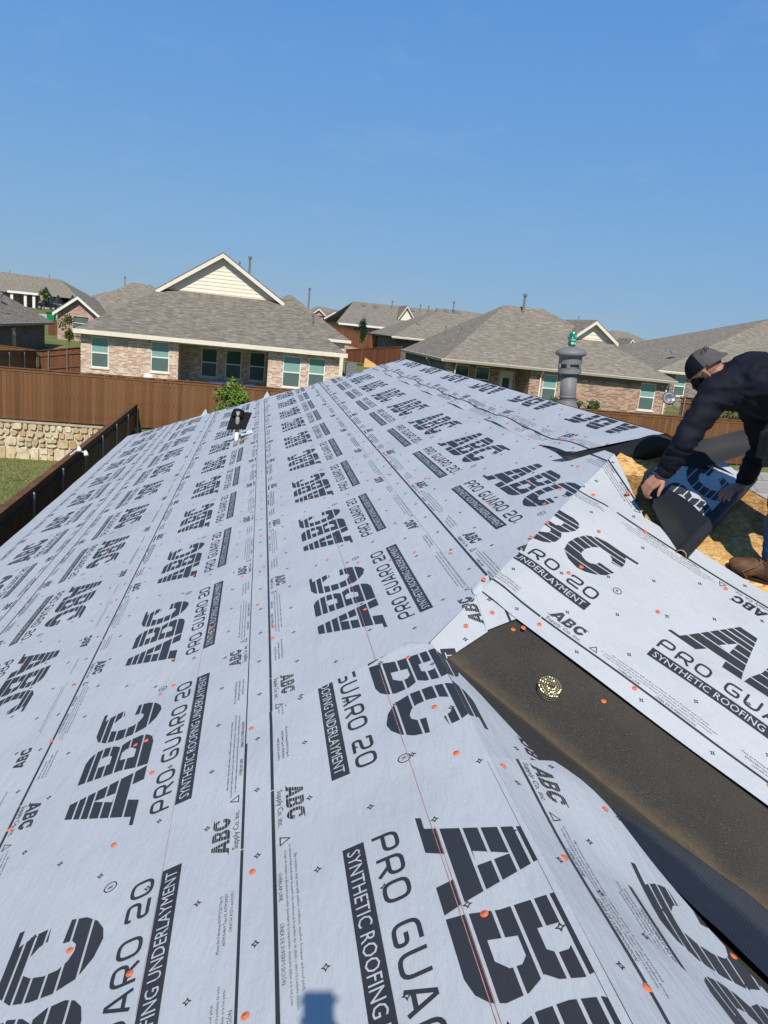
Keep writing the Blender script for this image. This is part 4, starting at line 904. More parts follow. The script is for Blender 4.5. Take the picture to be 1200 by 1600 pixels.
# ================================================================== THINGS ON THE ROOF
MAT['orange'] = flat('orange_plastic', (.80, .15, .045), .45, .35, 0, .08, 30)
MAT['nailhead'] = flat('nail_steel', (.40, .39, .37), .4, .5, .8)
MAT['navy'] = flat('navy_cloth', (.006, .008, .016), .85, .15, 0, .2, 20, .2)
CAPS_M = [[0.631, 1.535], [0.7, 2.943], [0.715, 2.507], [0.719, 2.195], [0.08, 2.046], [0.066, 2.912], [-0.412, 2.525], [-0.33, 2.916], [-0.437, 3.215], [-0.391, 3.214], [-0.899, 3.64], [-0.886, 2.949], [-0.935, 4.282], [-0.325, 3.692], [-0.385, 3.652], [-0.456, 2.065], [-0.25, 1.86], [0.069, 1.547], [0.165, 3.904], [0.156, 3.76], [0.606, 3.635], [0.655, 4.346], [0.5, 4.614], [-0.37, 4.057], [-0.424, 4.435], [-0.89, 4.881], [-0.889, 2.943], [-1.44, 5.062], [0.813, 4.173], [0.942, 4.135], [1.188, 6.76], [1.138, 6.263], [1.087, 3.9], [1.436, 5.92], [1.173, 5.332], [1.013, 6.075], [1.151, 6.85], [1.154, 7.195], [1.505, 5.368], [1.171, 5.626], [1.297, 5.482], [1.635, 4.046], [1.704, 4.532], [1.441, 4.445], [-0.188, 4.299], [-0.523, 7.025], [-0.281, 6.236], [-0.373, 5.494], [-0.025, 5.003], [0.081, 4.339], [0.12, 5.01], [2.128, 5.119], [1.965, 4.414], [1.996, 5.185], [2.134, 4.904], [2.007, 5.45], [2.056, 4.947], [2.047, 6.095], [2.204, 6.812], [2.576, 5.992], [2.365, 5.214], [2.441, 4.754], [2.401, 5.863], [2.044, 6.647], [2.366, 6.835]]
CAPS_B = [[0.813, 2.071], [0.865, 1.677], [0.885, 1.261], [1.351, 1.578], [1.124, 2.007]]
CAPS_R = [[1.189, 3.109], [1.23, 3.104], [1.313, 3.128], [1.548, 3.429], [1.81, 3.719], [1.418, 3.657], [1.537, 3.763], [1.692, 4.031], [1.881, 4.002], [2.103, 4.026], [2.085, 3.739], [2.085, 4.02], [1.931, 3.219], [1.647, 2.816], [1.499, 2.77], [2.049, 2.411], [2.372, 3.38], [1.63, 3.473], [1.102, 3.366]]; CAPS_T = [[1.105, 3.185], [.965, 3.108]]
def nrmv(v): v = np.array(v, float); return v / np.linalg.norm(v)
def onM(x, y): return np.array((x, y, -H + .5 * x)), nrmv((-.5, 0, 1))
def onB(x, y): return np.array((x, y, Z2 - .5 * (x - X2))), nrmv((.5, 0, 1))
def onR(x, y): return np.array((x, y, Rz(y))), nrmv((0, -.5, 1))
cm = MB(); cm.lathe((0, 0, 0), [(0, -.001), (.0108, -.001), (.011, .0012), (.0095, .0022), (.006, .0018), (.0055, .003), (0, .003)], 14); CAPM = cm.mesh('cap_nail', MAT['orange'], smooth=True)
cm = MB(); cm.lathe((0, 0, 0), [(.0042, .003), (.0042, .0042), (0, .0044)], 8); HEADM = cm.mesh('nail_head', MAT['nailhead'])
def nail(p, n, lift, label, head=True):
    o = link('cap_nail', CAPM); tag(o, label, 'cap nail', label.replace('an orange', 'orange').replace('nail ', 'nails ', 1))
    q = np.array(p) + np.array(n) * (lift + float(disp(p[0], p[1]))); o.location = (q[0], q[1], q[2] + ZC)
    o.rotation_mode = 'QUATERNION'; o.rotation_quaternion = Vector(n).to_track_quat('Z', 'Y') @ Vector((rnd.uniform(-.08, .08), rnd.uniform(-.08, .08), 1)).to_track_quat('Z', 'Y')
    if head: link('nail_head', HEADM, o)
rnd = random.Random(21)
LM = 'orange plastic cap nail pinning the grey sheets of the main slope'; LR = 'orange plastic cap nail on or beside the sheet across the hip end'; LB_ = 'orange plastic cap nail at the lower right, on the sheet hanging into the valley'
def lift(x, y):
    s_ = x * CS
    if s_ > 2.2 and y > 4.45: return .0235 + float(pucker(np.array([y]), np.array([s_]))[0])
    if y < 3.02 and s_ > .05: return .0215
    return .0185 if s_ > 1.18 else .016 if s_ > .05 else .0135 if s_ > -1.11 else .011 if s_ > -2.225 else .0085
for x, y in CAPS_M: nail(*onM(x, y), lift(x, y), LM, y < 6)
LBS = ['orange cap nail at the lapped corner above the small logo on the lower right sheet', 'orange cap nail on the thick printed line of the lower right sheet, halfway down', 'orange cap nail on the thick printed line at the bottom right of the picture', 'orange cap nail on the big letter at the edge of the lower right sheet', 'orange cap nail where the lower right sheet edge meets its black underside']
for (x, y), lb in zip(CAPS_B, LBS): p, n = onB(x, y); nail(p, n, .0245 + float(swell(np.array([y]), np.array([s2 + (x - X2) * CS]))[0]), lb)
for x, y in CAPS_R: p, n = onR(x, y); nail(p, n, .027 + float(swellR(np.array([toab(x, y)[0]]), np.array([toab(x, y)[1]]))[0]) if x + y > 4.3 else .006, LR)
for x, y in CAPS_T: nail(*onR(x, y), .019, 'orange plastic cap nail at the tip of the valley, on the cut sheet end')
for v in (-2.2, -1.05, .10, 1.23, 2.30):
    yv = 5.2 + rnd.random()
    while yv < 13:
        s_ = v + rnd.uniform(-.05, .07); nail(*onM(s_ / CS, yv), lift(s_ / CS, yv), LM, False); yv += rnd.uniform(.45, .9)
        if rnd.random() < .5: s_ = v + rnd.uniform(.3, .8); nail(*onM(min(s_ / CS, 2.4), yv), lift(min(s_ / CS, 2.4), yv), LM, False)
# chalk lines
MAT['chalk'] = flat('red_chalk', (.52, .24, .22), .9, .1, 0, .3, 40)
for nm, lab, s0, y0, y1, wd in (('chalk_line', 'red chalk line snapped along the middle sheet, clearest at the bottom', .650, -.5, 4.9, .0017), ('chalk_line', 'faint red chalk line along the black banner of the left sheet', -.236, 1.7, 4.4, .0012)):
    P = []; yy = y0
    while yy < y1: P += [[(yy, s0), (yy + .1, s0), (yy + .1, s0 + wd), (yy, s0 + wd)]] + ([[(yy, s0 + .009), (yy + .1, s0 + .009), (yy + .1, s0 + .009 + wd * .7), (yy, s0 + .009 + wd * .7)]] if yy < 1.9 and s0 > 0 else []); yy += .1
    tag(link(nm, mesh_polys(nm, [(Mpiece([(-2, -5), (30, -5), (30, 5), (-2, 5)]), P)], .0236 if s0 > 0 else .0142, MAT['chalk'], 0)), lab, 'chalk line', 'chalk lines')
# black underside of the hanging sheet, folded back into the valley
def patch(name, mat, rows, parent=None, jit=0, smooth=True, seed=0):
    """smooth surface through a net of points (rows of equal length), refined"""
    R_ = np.array(rows, float); 
    def refine(A):
        n = A.shape[0]; t = np.linspace(0, n - 1, (n - 1) * 6 + 1); out = []
        for u in t:
            i = min(int(u), n - 2); f = u - i; p0 = A[max(i - 1, 0)]; p1 = A[i]; p2 = A[i + 1]; p3 = A[min(i + 2, n - 1)]
            out.append(.5 * (2 * p1 + (p2 - p0) * f + (2 * p0 - 5 * p1 + 4 * p2 - p3) * f * f + (3 * p1 - p0 - 3 * p2 + p3) * f ** 3))
        return np.array(out)
    R_ = refine(R_); R_ = np.transpose(refine(np.transpose(R_, (1, 0, 2))), (1, 0, 2)); rg = np.random.RandomState(seed)
    m = MB(); n0, n1 = R_.shape[:2]
    if jit: R_ = R_ + jit * np.sin(R_[..., [1, 2, 0]] * 31 + seed) * np.sin(R_[..., [2, 0, 1]] * 23)
    for i in range(n0 - 1):
        for j in range(n1 - 1): m.poly([R_[i, j], R_[i + 1, j], R_[i + 1, j + 1], R_[i, j + 1]], [(i / n0, j / n1), ((i + 1) / n0, j / n1), ((i + 1) / n0, (j + 1) / n1), (i / n0, (j + 1) / n1)])
    return m.build(name, mat, parent, smooth=smooth)
um = NM('woven_sheet_back', .34, .6); cw = um.co('Object', (1, 1, 1), (0, 0, .785)); wv1 = um.n('TexWave'); wv1.inputs['Scale'].default_value = 42; wv1.bands_direction = 'X'; um.l(cw, wv1.inputs['Vector']); wv2 = um.n('TexWave'); wv2.inputs['Scale'].default_value = 42; wv2.bands_direction = 'Y'; um.l(cw, wv2.inputs['Vector'])
ad = um.n('Math', operation='MULTIPLY'); um.l(wv1.outputs['Fac'], ad.inputs[0]); um.l(wv2.outputs['Fac'], ad.inputs[1]); um.base((.014, .015, .019)); um.bump(um.noise(um.co(), 9, 4), .3, .02, um.bump(ad.outputs[0], .5, .002)); MAT['weave'] = um.m
def Bp(b, y, up=.03): p, n = onB(X2 + b / CS, y); return tuple(p + n * up)
tag(patch('folded_underside', MAT['weave'], [[Bp(.36, 2.05, .05), Bp(.40, 2.09, .065), Bp(.47, 2.14, .05), Bp(.53, 2.17, .012)], [Bp(.49, 1.85, .04), Bp(.56, 1.92, .085), Bp(.66, 2.02, .08), Bp(.72, 2.08, .012)], [Bp(.72, 1.53, .035), Bp(.82, 1.62, .09), Bp(.98, 1.78, .09), Bp(1.08, 1.86, .012)], [Bp(1.05, 1.02, .035), Bp(1.2, 1.12, .09), Bp(1.38, 1.32, .08), Bp(1.5, 1.42, .012)]], jit=.004),
    'black woven underside of the hanging sheet, rolled back along the valley', 'roof underlayment')
# crumpled lap corner where three sheets meet
tag(patch('crumpled_flap', MAT['sheet'], [[(.60, 3.00, -1.385), (.645, 3.05, -1.345), (.69, 3.07, -1.315), (.75, 3.07, -1.305)], [(.63, 2.97, -1.372), (.675, 3.01, -1.332), (.71, 3.035, -1.297), (.775, 3.02, -1.285)], [(.655, 2.94, -1.362), (.705, 2.97, -1.315), (.745, 2.985, -1.292), (.80, 2.97, -1.292)], [(.68, 2.91, -1.350), (.73, 2.935, -1.325), (.765, 2.945, -1.30), (.81, 2.93, -1.292)]], jit=.009), 'small crumpled flap of grey sheet standing up at the tip of the valley', 'sheet flap')
q = MB(); q.poly([(.735, 2.955, -1.305), (.815, 2.925, -1.30), (.83, 2.86, -1.30), (.80, 2.80, -1.285), (.765, 2.87, -1.30)]); q.poly([(.735, 2.955, -1.309), (.765, 2.87, -1.304), (.80, 2.80, -1.289), (.83, 2.86, -1.304), (.815, 2.925, -1.304)]); 
tag(q.build('cut_banner_end', MAT['print']), 'torn black end of a printed banner at the tip of the valley', 'sheet scrap')
# pucker where the hip end sheet meets the seam
tag(patch('wrinkled_corner', MAT['sheet'], [[(1.05, 3.36, -1.138), (1.085, 3.385, -1.112), (1.14, 3.41, -1.092)], [(1.045, 3.31, -1.148), (1.085, 3.33, -1.118), (1.14, 3.35, -1.118)], [(1.055, 3.27, -1.158), (1.095, 3.28, -1.146), (1.15, 3.29, -1.152)]], jit=.004), 'puckered corner of grey sheet beside the orange cap at the seam', 'sheet flap')
# coil of roofing nails
MAT['brass'] = flat('electroplated_nails', (.86, .70, .36), .30, .5, .85, .15, 60)
pc_, nc_ = onR(1.262, 2.806); co_ = thing('nail_coil', tuple(pc_ + nc_ * .008), 'brass coloured coil of roofing nails lying on the black valley strip', 'nail coil')
co_.rotation_mode = 'QUATERNION'; co_.rotation_quaternion = Vector(nc_).to_track_quat('Z', 'Y')
hm = MB(); sm_ = MB(); th = 0; r = .011; n_ = 0; wires = []
while r < .052:
    c0, s0 = math.cos(th), math.sin(th); zt = .046 + (r - .03) * -.10 + rnd.uniform(-.001, .001); tl = .10
    p = Vector((r * c0, r * s0, zt)); hm.lathe(p + Vector((0, 0, rnd.uniform(0, .003))), [(0, -.0016), (.0043, -.0012), (.0043, .0004), (.0012, .0014), (0, .0014)], 7, axis=(c0 * tl + rnd.uniform(-.35, .35), s0 * tl + rnd.uniform(-.35, .35), 1))
    sm_.tube([p - Vector((c0 * tl, s0 * tl, 1)) * .001, Vector((r * c0 * .94, r * s0 * .94, .002))], [.0016, .0012], 5); wires.append((r * c0, r * s0, .014)); 
    r += .0105 * (.0098 / r) / (2 * math.pi); th += .0098 / r; n_ += 1
wr = MB(); wr.tube(wires, .0007, 4); wr.tube([(a, b, c + .012) for a, b, c in wires], .0007, 4)
def chmesh(name, mb, mat, parent, smooth=False): o = link(name, mb.mesh(name, mat, smooth=smooth), parent); return o
tag(chmesh('nail_heads', hm, MAT['brass'], co_), kind='stuff'); tag(chmesh('nail_shanks', sm_, MAT['brass'], co_), kind='stuff'); chmesh('collating_wire', wr, MAT['nailhead'], co_)
# plastic plumbing pipe with its black flashing hung on top
pp = thing('plumbing_pipe', (-.279, 11.7, -1.86), 'white and grey plumbing vent pipe with a black square flashing hung on it', 'vent pipe')
q = MB(); q.tube([(-.279, 11.7, -1.90), (-.278, 11.7, -1.69)], .031, 14); q.build('white_pipe', MAT['white'], pp, True)
q = MB(); q.tube([(-.278, 11.7, -1.69), (-.274, 11.7, -1.38)], .030, 14); q.build('grey_pipe', flat('grey_abs_pipe', (.26, .26, .25), .5, .3), pp, True)
MAT['rubber'] = flat('black_flashing', (.010, .011, .014), .8, .12, 0, .1, 12)
fl_ = MB(); C4 = [Vector((-.43, 11.63, -1.66)), Vector((-.15, 11.63, -1.63)), Vector((-.07, 11.80, -1.40)), Vector((-.36, 11.80, -1.40))]; nn = (C4[1] - C4[0]).cross(C4[3] - C4[0]).normalized() * .012
fl_.hexa([c for c in C4] + [c + nn for c in C4]); cc = sum(C4, Vector()) / 4
fl_.build('flashing_plate', MAT['rubber'], pp)
q = MB(); q.lathe(cc + Vector((-.02, .05, .10)), [(.085, -.06), (.085, .05), (.06, .065), (.045, .05), (.045, .0)], 14, axis=(0.1, .35, 1)); q.build('flashing_collar', MAT['rubber'], pp, True)
q = MB(); q.poly([(-.22, 11.70, -1.70), (-.06, 11.72, -1.64), (-.04, 11.70, -1.68), (-.21, 11.66, -1.74)])
tag(q.build('cut_flap', MAT['sheet']), 'cut flap of grey sheet lifted beside the plumbing pipe', 'sheet flap')
q = MB(); P0 = [onM(x, y) for x, y in ((-.225, 11.35), (-.09, 11.42), (-.10, 11.52), (-.225, 11.46))]; q.poly([tuple(p + n * .030) for p, n in P0]); tag(q.build('bare_board', MAT['osb']), 'bit of bare board showing through the cut beside the plumbing pipe', 'roof board')
# pointed ends of sheets sticking up at the far hip
for (x, lab) in ((-1.22, 'pointed sheet end sticking up at the far hip, left of the black flashing'), (.13, 'pointed sheet end sticking up at the far hip, right of the black flashing')):
    s_ = x * CS; y = farY(s_) - .25; p, n = onM(x, y); q = MB()
    a = Vector(p + n * .02); q.poly([a + Vector((-.04, 0, -.03)), a + Vector((.09, .03, .04)), a + Vector((.07, .30, .15))]); q.poly([a + Vector((.09, .03, .04)), a + Vector((.13, .08, .05)), a + Vector((.07, .30, .15))])
    tag(q.build('sheet_end', MAT['sheet']), lab, 'sheet flap')
# flue pipe with its cap, and the drink can on it
fv = thing('flue_pipe', (2.655, 6.4, -.56), 'grey metal flue pipe with a flared storm cap, standing behind the ridge', 'vent pipe')
ax = Vector((-.075, 0, 1)).normalized(); b0 = Vector((2.65, 6.4, -.56))
def at(z): return b0 + ax * (z + .56)
q = MB(); q.lathe(b0, [(.20, -.06), (.115, .02), (.085, .09), (.076, .13)], 20, axis=(-.075, 0, 1)); q.build('flashing_cone', MAT['pipe'], fv, True)
q = MB(); q.tube([at(-.56), at(-.20)], .0685, 22); q.build('pipe', MAT['pipe'], fv, True)
q = MB(); q.lathe(at(-.52 + .11), [(.07, 0), (.076, .003), (.075, .012), (.07, .015)], 20, axis=ax); q.build('storm_collar', MAT['pipe'], fv, True)
q = MB(); q.lathe(at(-.215), [(.066, .0), (.10, .012), (.1, .02), (.097, .03), (.097, .055)], 22, axis=ax); q.lathe(at(-.20), [(.097, .075), (.0975, .135), (.095, .15)], 22, axis=ax)
for k in range(22):
    an = 2 * math.pi * k / 22
    if k % 4: continue
    x_v = ax.orthogonal().normalized(); y_v = ax.cross(x_v); d_ = x_v * math.cos(an) + y_v * math.sin(an); q.bar(at(-.16) + d_ * .097, at(-.12) + d_ * .097, .03, .004, d_)
q.lathe(at(-.17), [(.075, 0), (.075, .14)], 18, axis=ax); o = q.build('vented_collar', MAT['pipe'], fv); smooth_angle(o)
q = MB(); q.lathe(at(-.02), [(.095, -.045), (.128, -.03), (.133, -.012), (.12, .008), (.07, .03), (.02, .04), (0, .041)], 26, axis=ax); q.build('cap', MAT['pipe'], fv, True)
MAT['can_green'] = flat('green_can', (.02, .30, .16), .25, .5, .55, .12, 14); MAT['can_print'] = flat('pale_can_print', (.55, .80, .70), .3, .5, .3); MAT['alu'] = flat('can_lid', (.6, .62, .62), .3, .5, .9)
cz = at(.022); cn = thing('drink_can', tuple(cz), 'green aluminium drink can standing on the flue cap', 'drink can')
q = MB(); q.lathe(cz, [(.024, 0), (.031, .008), (.0325, .016), (.0325, .098), (.027, .112)], 20); q.build('can_body', MAT['can_green'], cn, True)
q = MB(); q.lathe(cz, [(.027, .112), (.0275, .117), (.0262, .1165), (.025, .113), (0, .113)], 20); q.build('can_lid', MAT['alu'], cn, True)
def can_band(z0, z1, a0, a1): 
    m = []; n = 6
    for k in range(n): m.append([(cz.x + .0329 * math.sin(lerp(a0, a1, t)), cz.y - .0329 * math.cos(lerp(a0, a1, t)), cz.z + z) for t, z in ((k / n, z0), ((k + 1) / n, z0), ((k + 1) / n, z1), (k / n, z1))])
    return m
q = MB()
for z0, z1, a0, a1 in ((.018, .036, -.6, .05), (.018, .036, .25, .85), (.06, .094, .45, .62), (.085, .095, .2, .62), (.05, .058, -.7, .5), (.062, .08, -.5, -.3)):
    for P in can_band(z0, z1, a0, a1): q.poly(P)
q.build('can_print', MAT['can_print'], cn)
# flap hanging from the lifted ridge sheet, web and roll in the worker's hands
fl2 = tag(patch('hanging_flap', MAT['webback'], [[(1.90, 4.68, -0.650), (1.91, 4.64, -0.662), (1.93, 4.60, -0.68)], [(2.055, 4.58, -0.615), (2.10, 4.51, -0.650), (2.17, 4.49, -0.69)], [(2.225, 4.48, -0.548), (2.263, 4.40, -0.602), (2.308, 4.41, -0.641)], [(2.375, 4.36, -0.457), (2.4, 4.32, -0.517), (2.442, 4.33, -0.581)], [(2.453, 4.3, -0.462), (2.465, 4.27, -0.499), (2.494, 4.27, -0.54)]], jit=.002, seed=2), 'black underside of the lifted ridge sheet drooping over the hip end', 'roof underlayment')
rl = thing('underlayment_roll', (2.55, 3.85, -.86), 'black backed roll of printed underlayment being unrolled by the worker', 'underlayment roll')
ra = Vector((2.226, 3.575, -.985)); rbv = Vector((2.99, 4.22, -.655)); rd = (rbv - ra).normalized()
q = MB(); q.lathe(ra, [(.024, .004), (.024, 0), (.036, 0), (.037, .006), (.037, (rbv - ra).length)], 26, axis=rd); o = q.build('rolled_sheet', MAT['under'], rl); smooth_angle(o, 50)
q = MB(); q.lathe(ra - rd * .006, [(.0245, .06), (.0245, 0), (.0285, 0), (.0285, .03)], 22, axis=rd); q.build('cardboard_core', flat('cardboard', (.34, .25, .16), .8, .2), rl, True)
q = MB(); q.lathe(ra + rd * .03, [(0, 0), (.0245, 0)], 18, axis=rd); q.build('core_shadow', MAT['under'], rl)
webO = np.array((2.36, 3.71, -.90)); webA = np.array((.735, .62, .30)) ; webA = webA / np.linalg.norm(webA); webU = nrmv(np.array((-.25, .70, .40)))
def websag(a, b): return -.025 * np.sin(np.clip(b / .6, 0, 1) * math.pi) + .008 * np.sin(9 * a)
wp = Piece(webO, -webA, webU, [(.06, .0), (.10, .30), (.0, .46), (-.80, .50), (-.80, 0)], websag)
o = link('unrolled_web', mesh_polys('unrolled_web', [(wp, grid_polys(wp, .035))], 0, MAT['sheet'], 2e-4, True)); Wl = Vector(rl.location)
for v in o.data.vertices: v.co -= Wl
o.parent = rl
wl = link('web_lettering', mesh_polys('web_lettering', [(wp, wp.clip_all(subdiv(lane([[(x, y) for x, y in P] for P in BIG], .40, -1, .78, -1, 0, -1, 1), .05)))], .002, MAT['print'], 0))
for v in wl.data.vertices: v.co -= Wl
wl.parent = o; tag(wl, kind='stuff')
o = patch('folded_corner', MAT['webback'], [[(2.155, 3.95, -.71), (2.175, 3.82, -.82), (2.20, 3.70, -.91), (2.222, 3.585, -.985)], [(2.24, 4.0, -.70), (2.27, 3.88, -.76), (2.29, 3.77, -.83), (2.28, 3.63, -.93)], [(2.33, 3.985, -.72), (2.36, 3.93, -.75), (2.39, 3.84, -.80), (2.38, 3.72, -.88)], [(2.44, 3.93, -.775), (2.45, 3.89, -.79), (2.46, 3.85, -.81), (2.47, 3.79, -.835)]], rl, jit=.003, seed=4)
o = patch('raised_web', MAT['webback'], [[(2.445, 4.33, -0.467), (2.481, 4.28, -0.576), (2.529, 4.25, -0.687)], [(2.677, 4.33, -0.457), (2.684, 4.28, -0.532), (2.703, 4.25, -0.608)], [(2.859, 4.33, -0.404), (2.863, 4.28, -0.473), (2.881, 4.25, -0.544)], [(3.022, 4.33, -0.356), (3.008, 4.28, -0.423), (3.007, 4.25, -0.491)]], rl, seed=5)

# ================================================================== PEOPLE
from mathutils import noise as mnoise
def capsule(mb, a, b, ra_, rb_, n=12):
    a = Vector(a); b = Vector(b); d = b - a; L = d.length; d = d.normalized()
    prof = [(ra_ * math.cos(t), -ra_ * math.sin(t)) for t in np.linspace(math.pi / 2, 0, 5)] + [(rb_ * math.cos(t), L + rb_ * math.sin(t)) for t in np.linspace(0, math.pi / 2, 5)]
    mb.lathe(a, prof, n, axis=d)
def chain(mb, pts, radii, n=12):
    for i in range(len(pts) - 1): capsule(mb, pts[i], pts[i + 1], radii[i], radii[i + 1], n)
def ellipsoid(mb, c, ax_, r3, n=18, m=12):
    X, Y, Z = [Vector(a) for a in ax_]; c = Vector(c); rings = []
    for j in range(m + 1):
        t = math.pi * j / m; rings.append([c + X * (r3[0] * math.sin(t) * math.cos(2 * math.pi * k / n)) + Y * (r3[1] * math.sin(t) * math.sin(2 * math.pi * k / n)) + Z * (r3[2] * math.cos(t)) for k in range(n)])
    for j in range(m):
        for k in range(n): k2 = (k + 1) % n; mb.poly([rings[j][k], rings[j + 1][k], rings[j + 1][k2], rings[j][k2]], [(0, 0)] * 4)
def fuse(name, mb, voxel, mat, parent, smooth_it=4, wr=0.0, wsc=14, seed=0, fac=.5):
    o = mb.build(name, mat, parent); 
    r = o.modifiers.new('r', 'REMESH'); r.mode = 'VOXEL'; r.voxel_size = voxel
    sm = o.modifiers.new('s', 'SMOOTH'); sm.iterations = smooth_it; sm.factor = fac
    bpy.context.view_layer.update(); me = bpy.data.meshes.new_from_object(o.evaluated_get(bpy.context.evaluated_depsgraph_get())); o.modifiers.clear(); old = o.data; o.data = me; bpy.data.meshes.remove(old)
    if not me.materials: me.materials.append(mat)
    if wr:
        co = [v.co.copy() for v in me.vertices]; no = [v.normal.copy() for v in me.vertices]
        for i, v in enumerate(me.vertices):
            p = co[i] * wsc; f = mnoise.noise(Vector((p.x * .6 + seed, p.y * 1.3, p.z * 1.8))); f = 1 - abs(f) * 2.2
            v.co = co[i] + no[i] * wr * f
    me.shade_smooth(); return o
def skinm(name, a, b):
    m = NM(name, .5, .35); n1 = m.noise(m.co(), 14, 4); n2 = m.noise(m.co(), 120, 3); m.base(m.ramp(n1, [(.3, a), (.7, b)])); m.b.inputs['Subsurface Weight'].default_value = .08; m.b.inputs['Subsurface Radius'].default_value = (.01, .004, .002); m.bump(n2, .25, .002); return m.m
MAT['skin'] = skinm('skin', (.30, .145, .095), (.40, .205, .14))
def hand(mb, wrist, d, n, side, curl, size=1.0, spread=.10, thumb=None):
    """d: towards the fingers, n: back of the hand outwards, side=+1 thumb on d x n side"""
    d = Vector(d).normalized(); n = (Vector(n) - d * Vector(n).dot(d)).normalized(); s_ = d.cross(n) * side; w_ = Vector(wrist); k = size
    for f in (-.027, -.009, .009, .027): chain(mb, [w_ + s_ * f * .6 * k, w_ + d * .05 * k + s_ * f * .95 * k, w_ + d * .088 * k + s_ * f * k + n * .003], [.017 * k, .0155 * k, .0115 * k], 10)
    ln = {.027: (.040, .026, .021), .009: (.045, .030, .022), -.009: (.042, .028, .021), -.027: (.033, .021, .018)}
    for f, L in ln.items():
        p = w_ + d * .090 * k + s_ * f * k + n * .003; dd = (d + s_ * (f / .027) * spread).normalized(); P = [p]; ang = 0
        for j, l in enumerate(L):
            ang += curl * (.55, 1.0, .8)[j]; v = dd * math.cos(ang) - n * math.sin(ang); p = p + v * l * k; P.append(p)
        chain(mb, P, [.0102 * k, .0094 * k, .0084 * k, .0072 * k], 10)
    t0 = w_ + d * .025 * k + s_ * .026 * k - n * .006; td = Vector(thumb).normalized() if thumb is not None else (d * .75 + s_ * .6 - n * .35).normalized(); t2 = (td * .8 + d * .6).normalized()
    chain(mb, [t0, t0 + td * .042 * k, t0 + td * .042 * k + t2 * .034 * k, t0 + td * .042 * k + (t2 * .95 - n * .2) * .058 * k], [.0155 * k, .0125 * k, .0108 * k, .0085 * k], 10)
def head_mesh(mb, c, f, u, r=1.0):
    f = Vector(f).normalized(); u = (Vector(u) - f * Vector(u).dot(f)).normalized(); s_ = f.cross(u); c = Vector(c); A = (s_, f, u)
    ellipsoid(mb, c + u * .035 * r - f * .005, A, (.076 * r, .098 * r, .090 * r)); ellipsoid(mb, c - u * .035 * r + f * .022 * r, A, (.062 * r, .072 * r, .085 * r)); ellipsoid(mb, c - u * .095 * r + f * .05 * r, A, (.034 * r, .03 * r, .024 * r))
    chain(mb, [c + f * .092 * r + u * .012 * r, c + f * .112 * r - u * .022 * r], [.010 * r, .015 * r], 8); ellipsoid(mb, c + f * .094 * r - u * .06 * r, A, (.024 * r, .010 * r, .012 * r))
    for k in (-1, 1):
        ellipsoid(mb, c + f * .085 * r + s_ * .032 * k * r + u * .026 * r, A, (.018 * r, .012 * r, .008 * r)); ellipsoid(mb, c + s_ * .089 * k * r - f * .014 * r - u * .012 * r, ((s_ * .9 + f * .4).normalized(), (f * .9 - s_ * .4 * k).normalized(), u), (.010 * r, .021 * r, .034 * r)); 
    return s_, f, u
MAT['denim'] = flat('blue_denim', (.03, .075, .16), .9, .15, 0, .25, 30, .3); MAT['shirt'] = flat('dark_navy_shirt', (.0075, .009, .017), .8, .2, 0, .25, 9, .15)
MAT['boot'] = flat('brown_work_boot', (.105, .050, .026), .65, .3, 0, .3, 22, .4); MAT['sole'] = flat('boot_sole', (.03, .022, .018), .8, .2); MAT['hair_face_shade'] = flat('black_hair_face_shade', (.008, .007, .007), .85, .12, 0, .2, 60)
MAT['capgrey'] = flat('grey_cap_cloth', (.085, .082, .085), .85, .15, 0, .1, 30, .2)

wk = thing('person', (2.80, 3.66, -1.02), 'roofer in dark navy long sleeves, jeans and brown boots, bent over unrolling the sheet', 'person')
J = dict(pel=(2.66, 3.36, -.22), lum=(2.60, 3.50, -.105), chest=(2.49, 3.66, -.08), uch=(2.42, 3.76, -.09), neck=(2.375, 3.79, -.09), lsh=(2.31, 3.68, -.15), lel=(2.19, 3.68, -.40), lwr=(2.17, 3.80, -.61),
         rsh=(2.58, 3.80, -.15), rel=(2.78, 3.88, -.40), rwr=(2.705, 3.885, -.645), lhip=(2.57, 3.32, -.30), lkn=(2.575, 3.33, -.584), lan=(2.655, 3.435, -.985), rhip=(2.74, 3.40, -.30), rkn=(2.93, 3.52, -.60), ran=(3.0, 3.60, -.93))
b = MB()
HC = Vector((2.312, 3.80, -.045)); hf = Vector((-.36, .58, -.73)); hu = Vector((-.66, .36, .66))
hs, hf, hu = head_mesh(b, HC, hf, hu, .94)
chain(b, [J['uch'], J['neck'], tuple(HC - hf * .03 - hu * .05)], [.07, .058, .055]); chain(b, [J['pel'], J['lum'], J['chest'], J['uch']], [.13, .125, .135, .10], 16); 
chain(b, [J['lsh'], J['lel'], J['lwr']], [.05, .042, .028]); chain(b, [J['rsh'], J['rel'], J['rwr']], [.05, .042, .028]); chain(b, [J['lhip'], J['lkn'], J['lan']], [.085, .058, .04]); chain(b, [J['rhip'], J['rkn'], J['ran']], [.085, .058, .04])
hand(b, J['lwr'], (-.55, .15, -.62), (-.62, -.35, .35), -1, .85, 1.0, .06, (-.35, -.75, -.55))
hand(b, J['rwr'], (-.86, -.32, -.26), (-.18, -.05, .95), -1, .42, 1.0, .16, (-.55, -.75, -.45))
fuse('body', b, .0052, MAT['skin'], wk, 3, fac=.4)
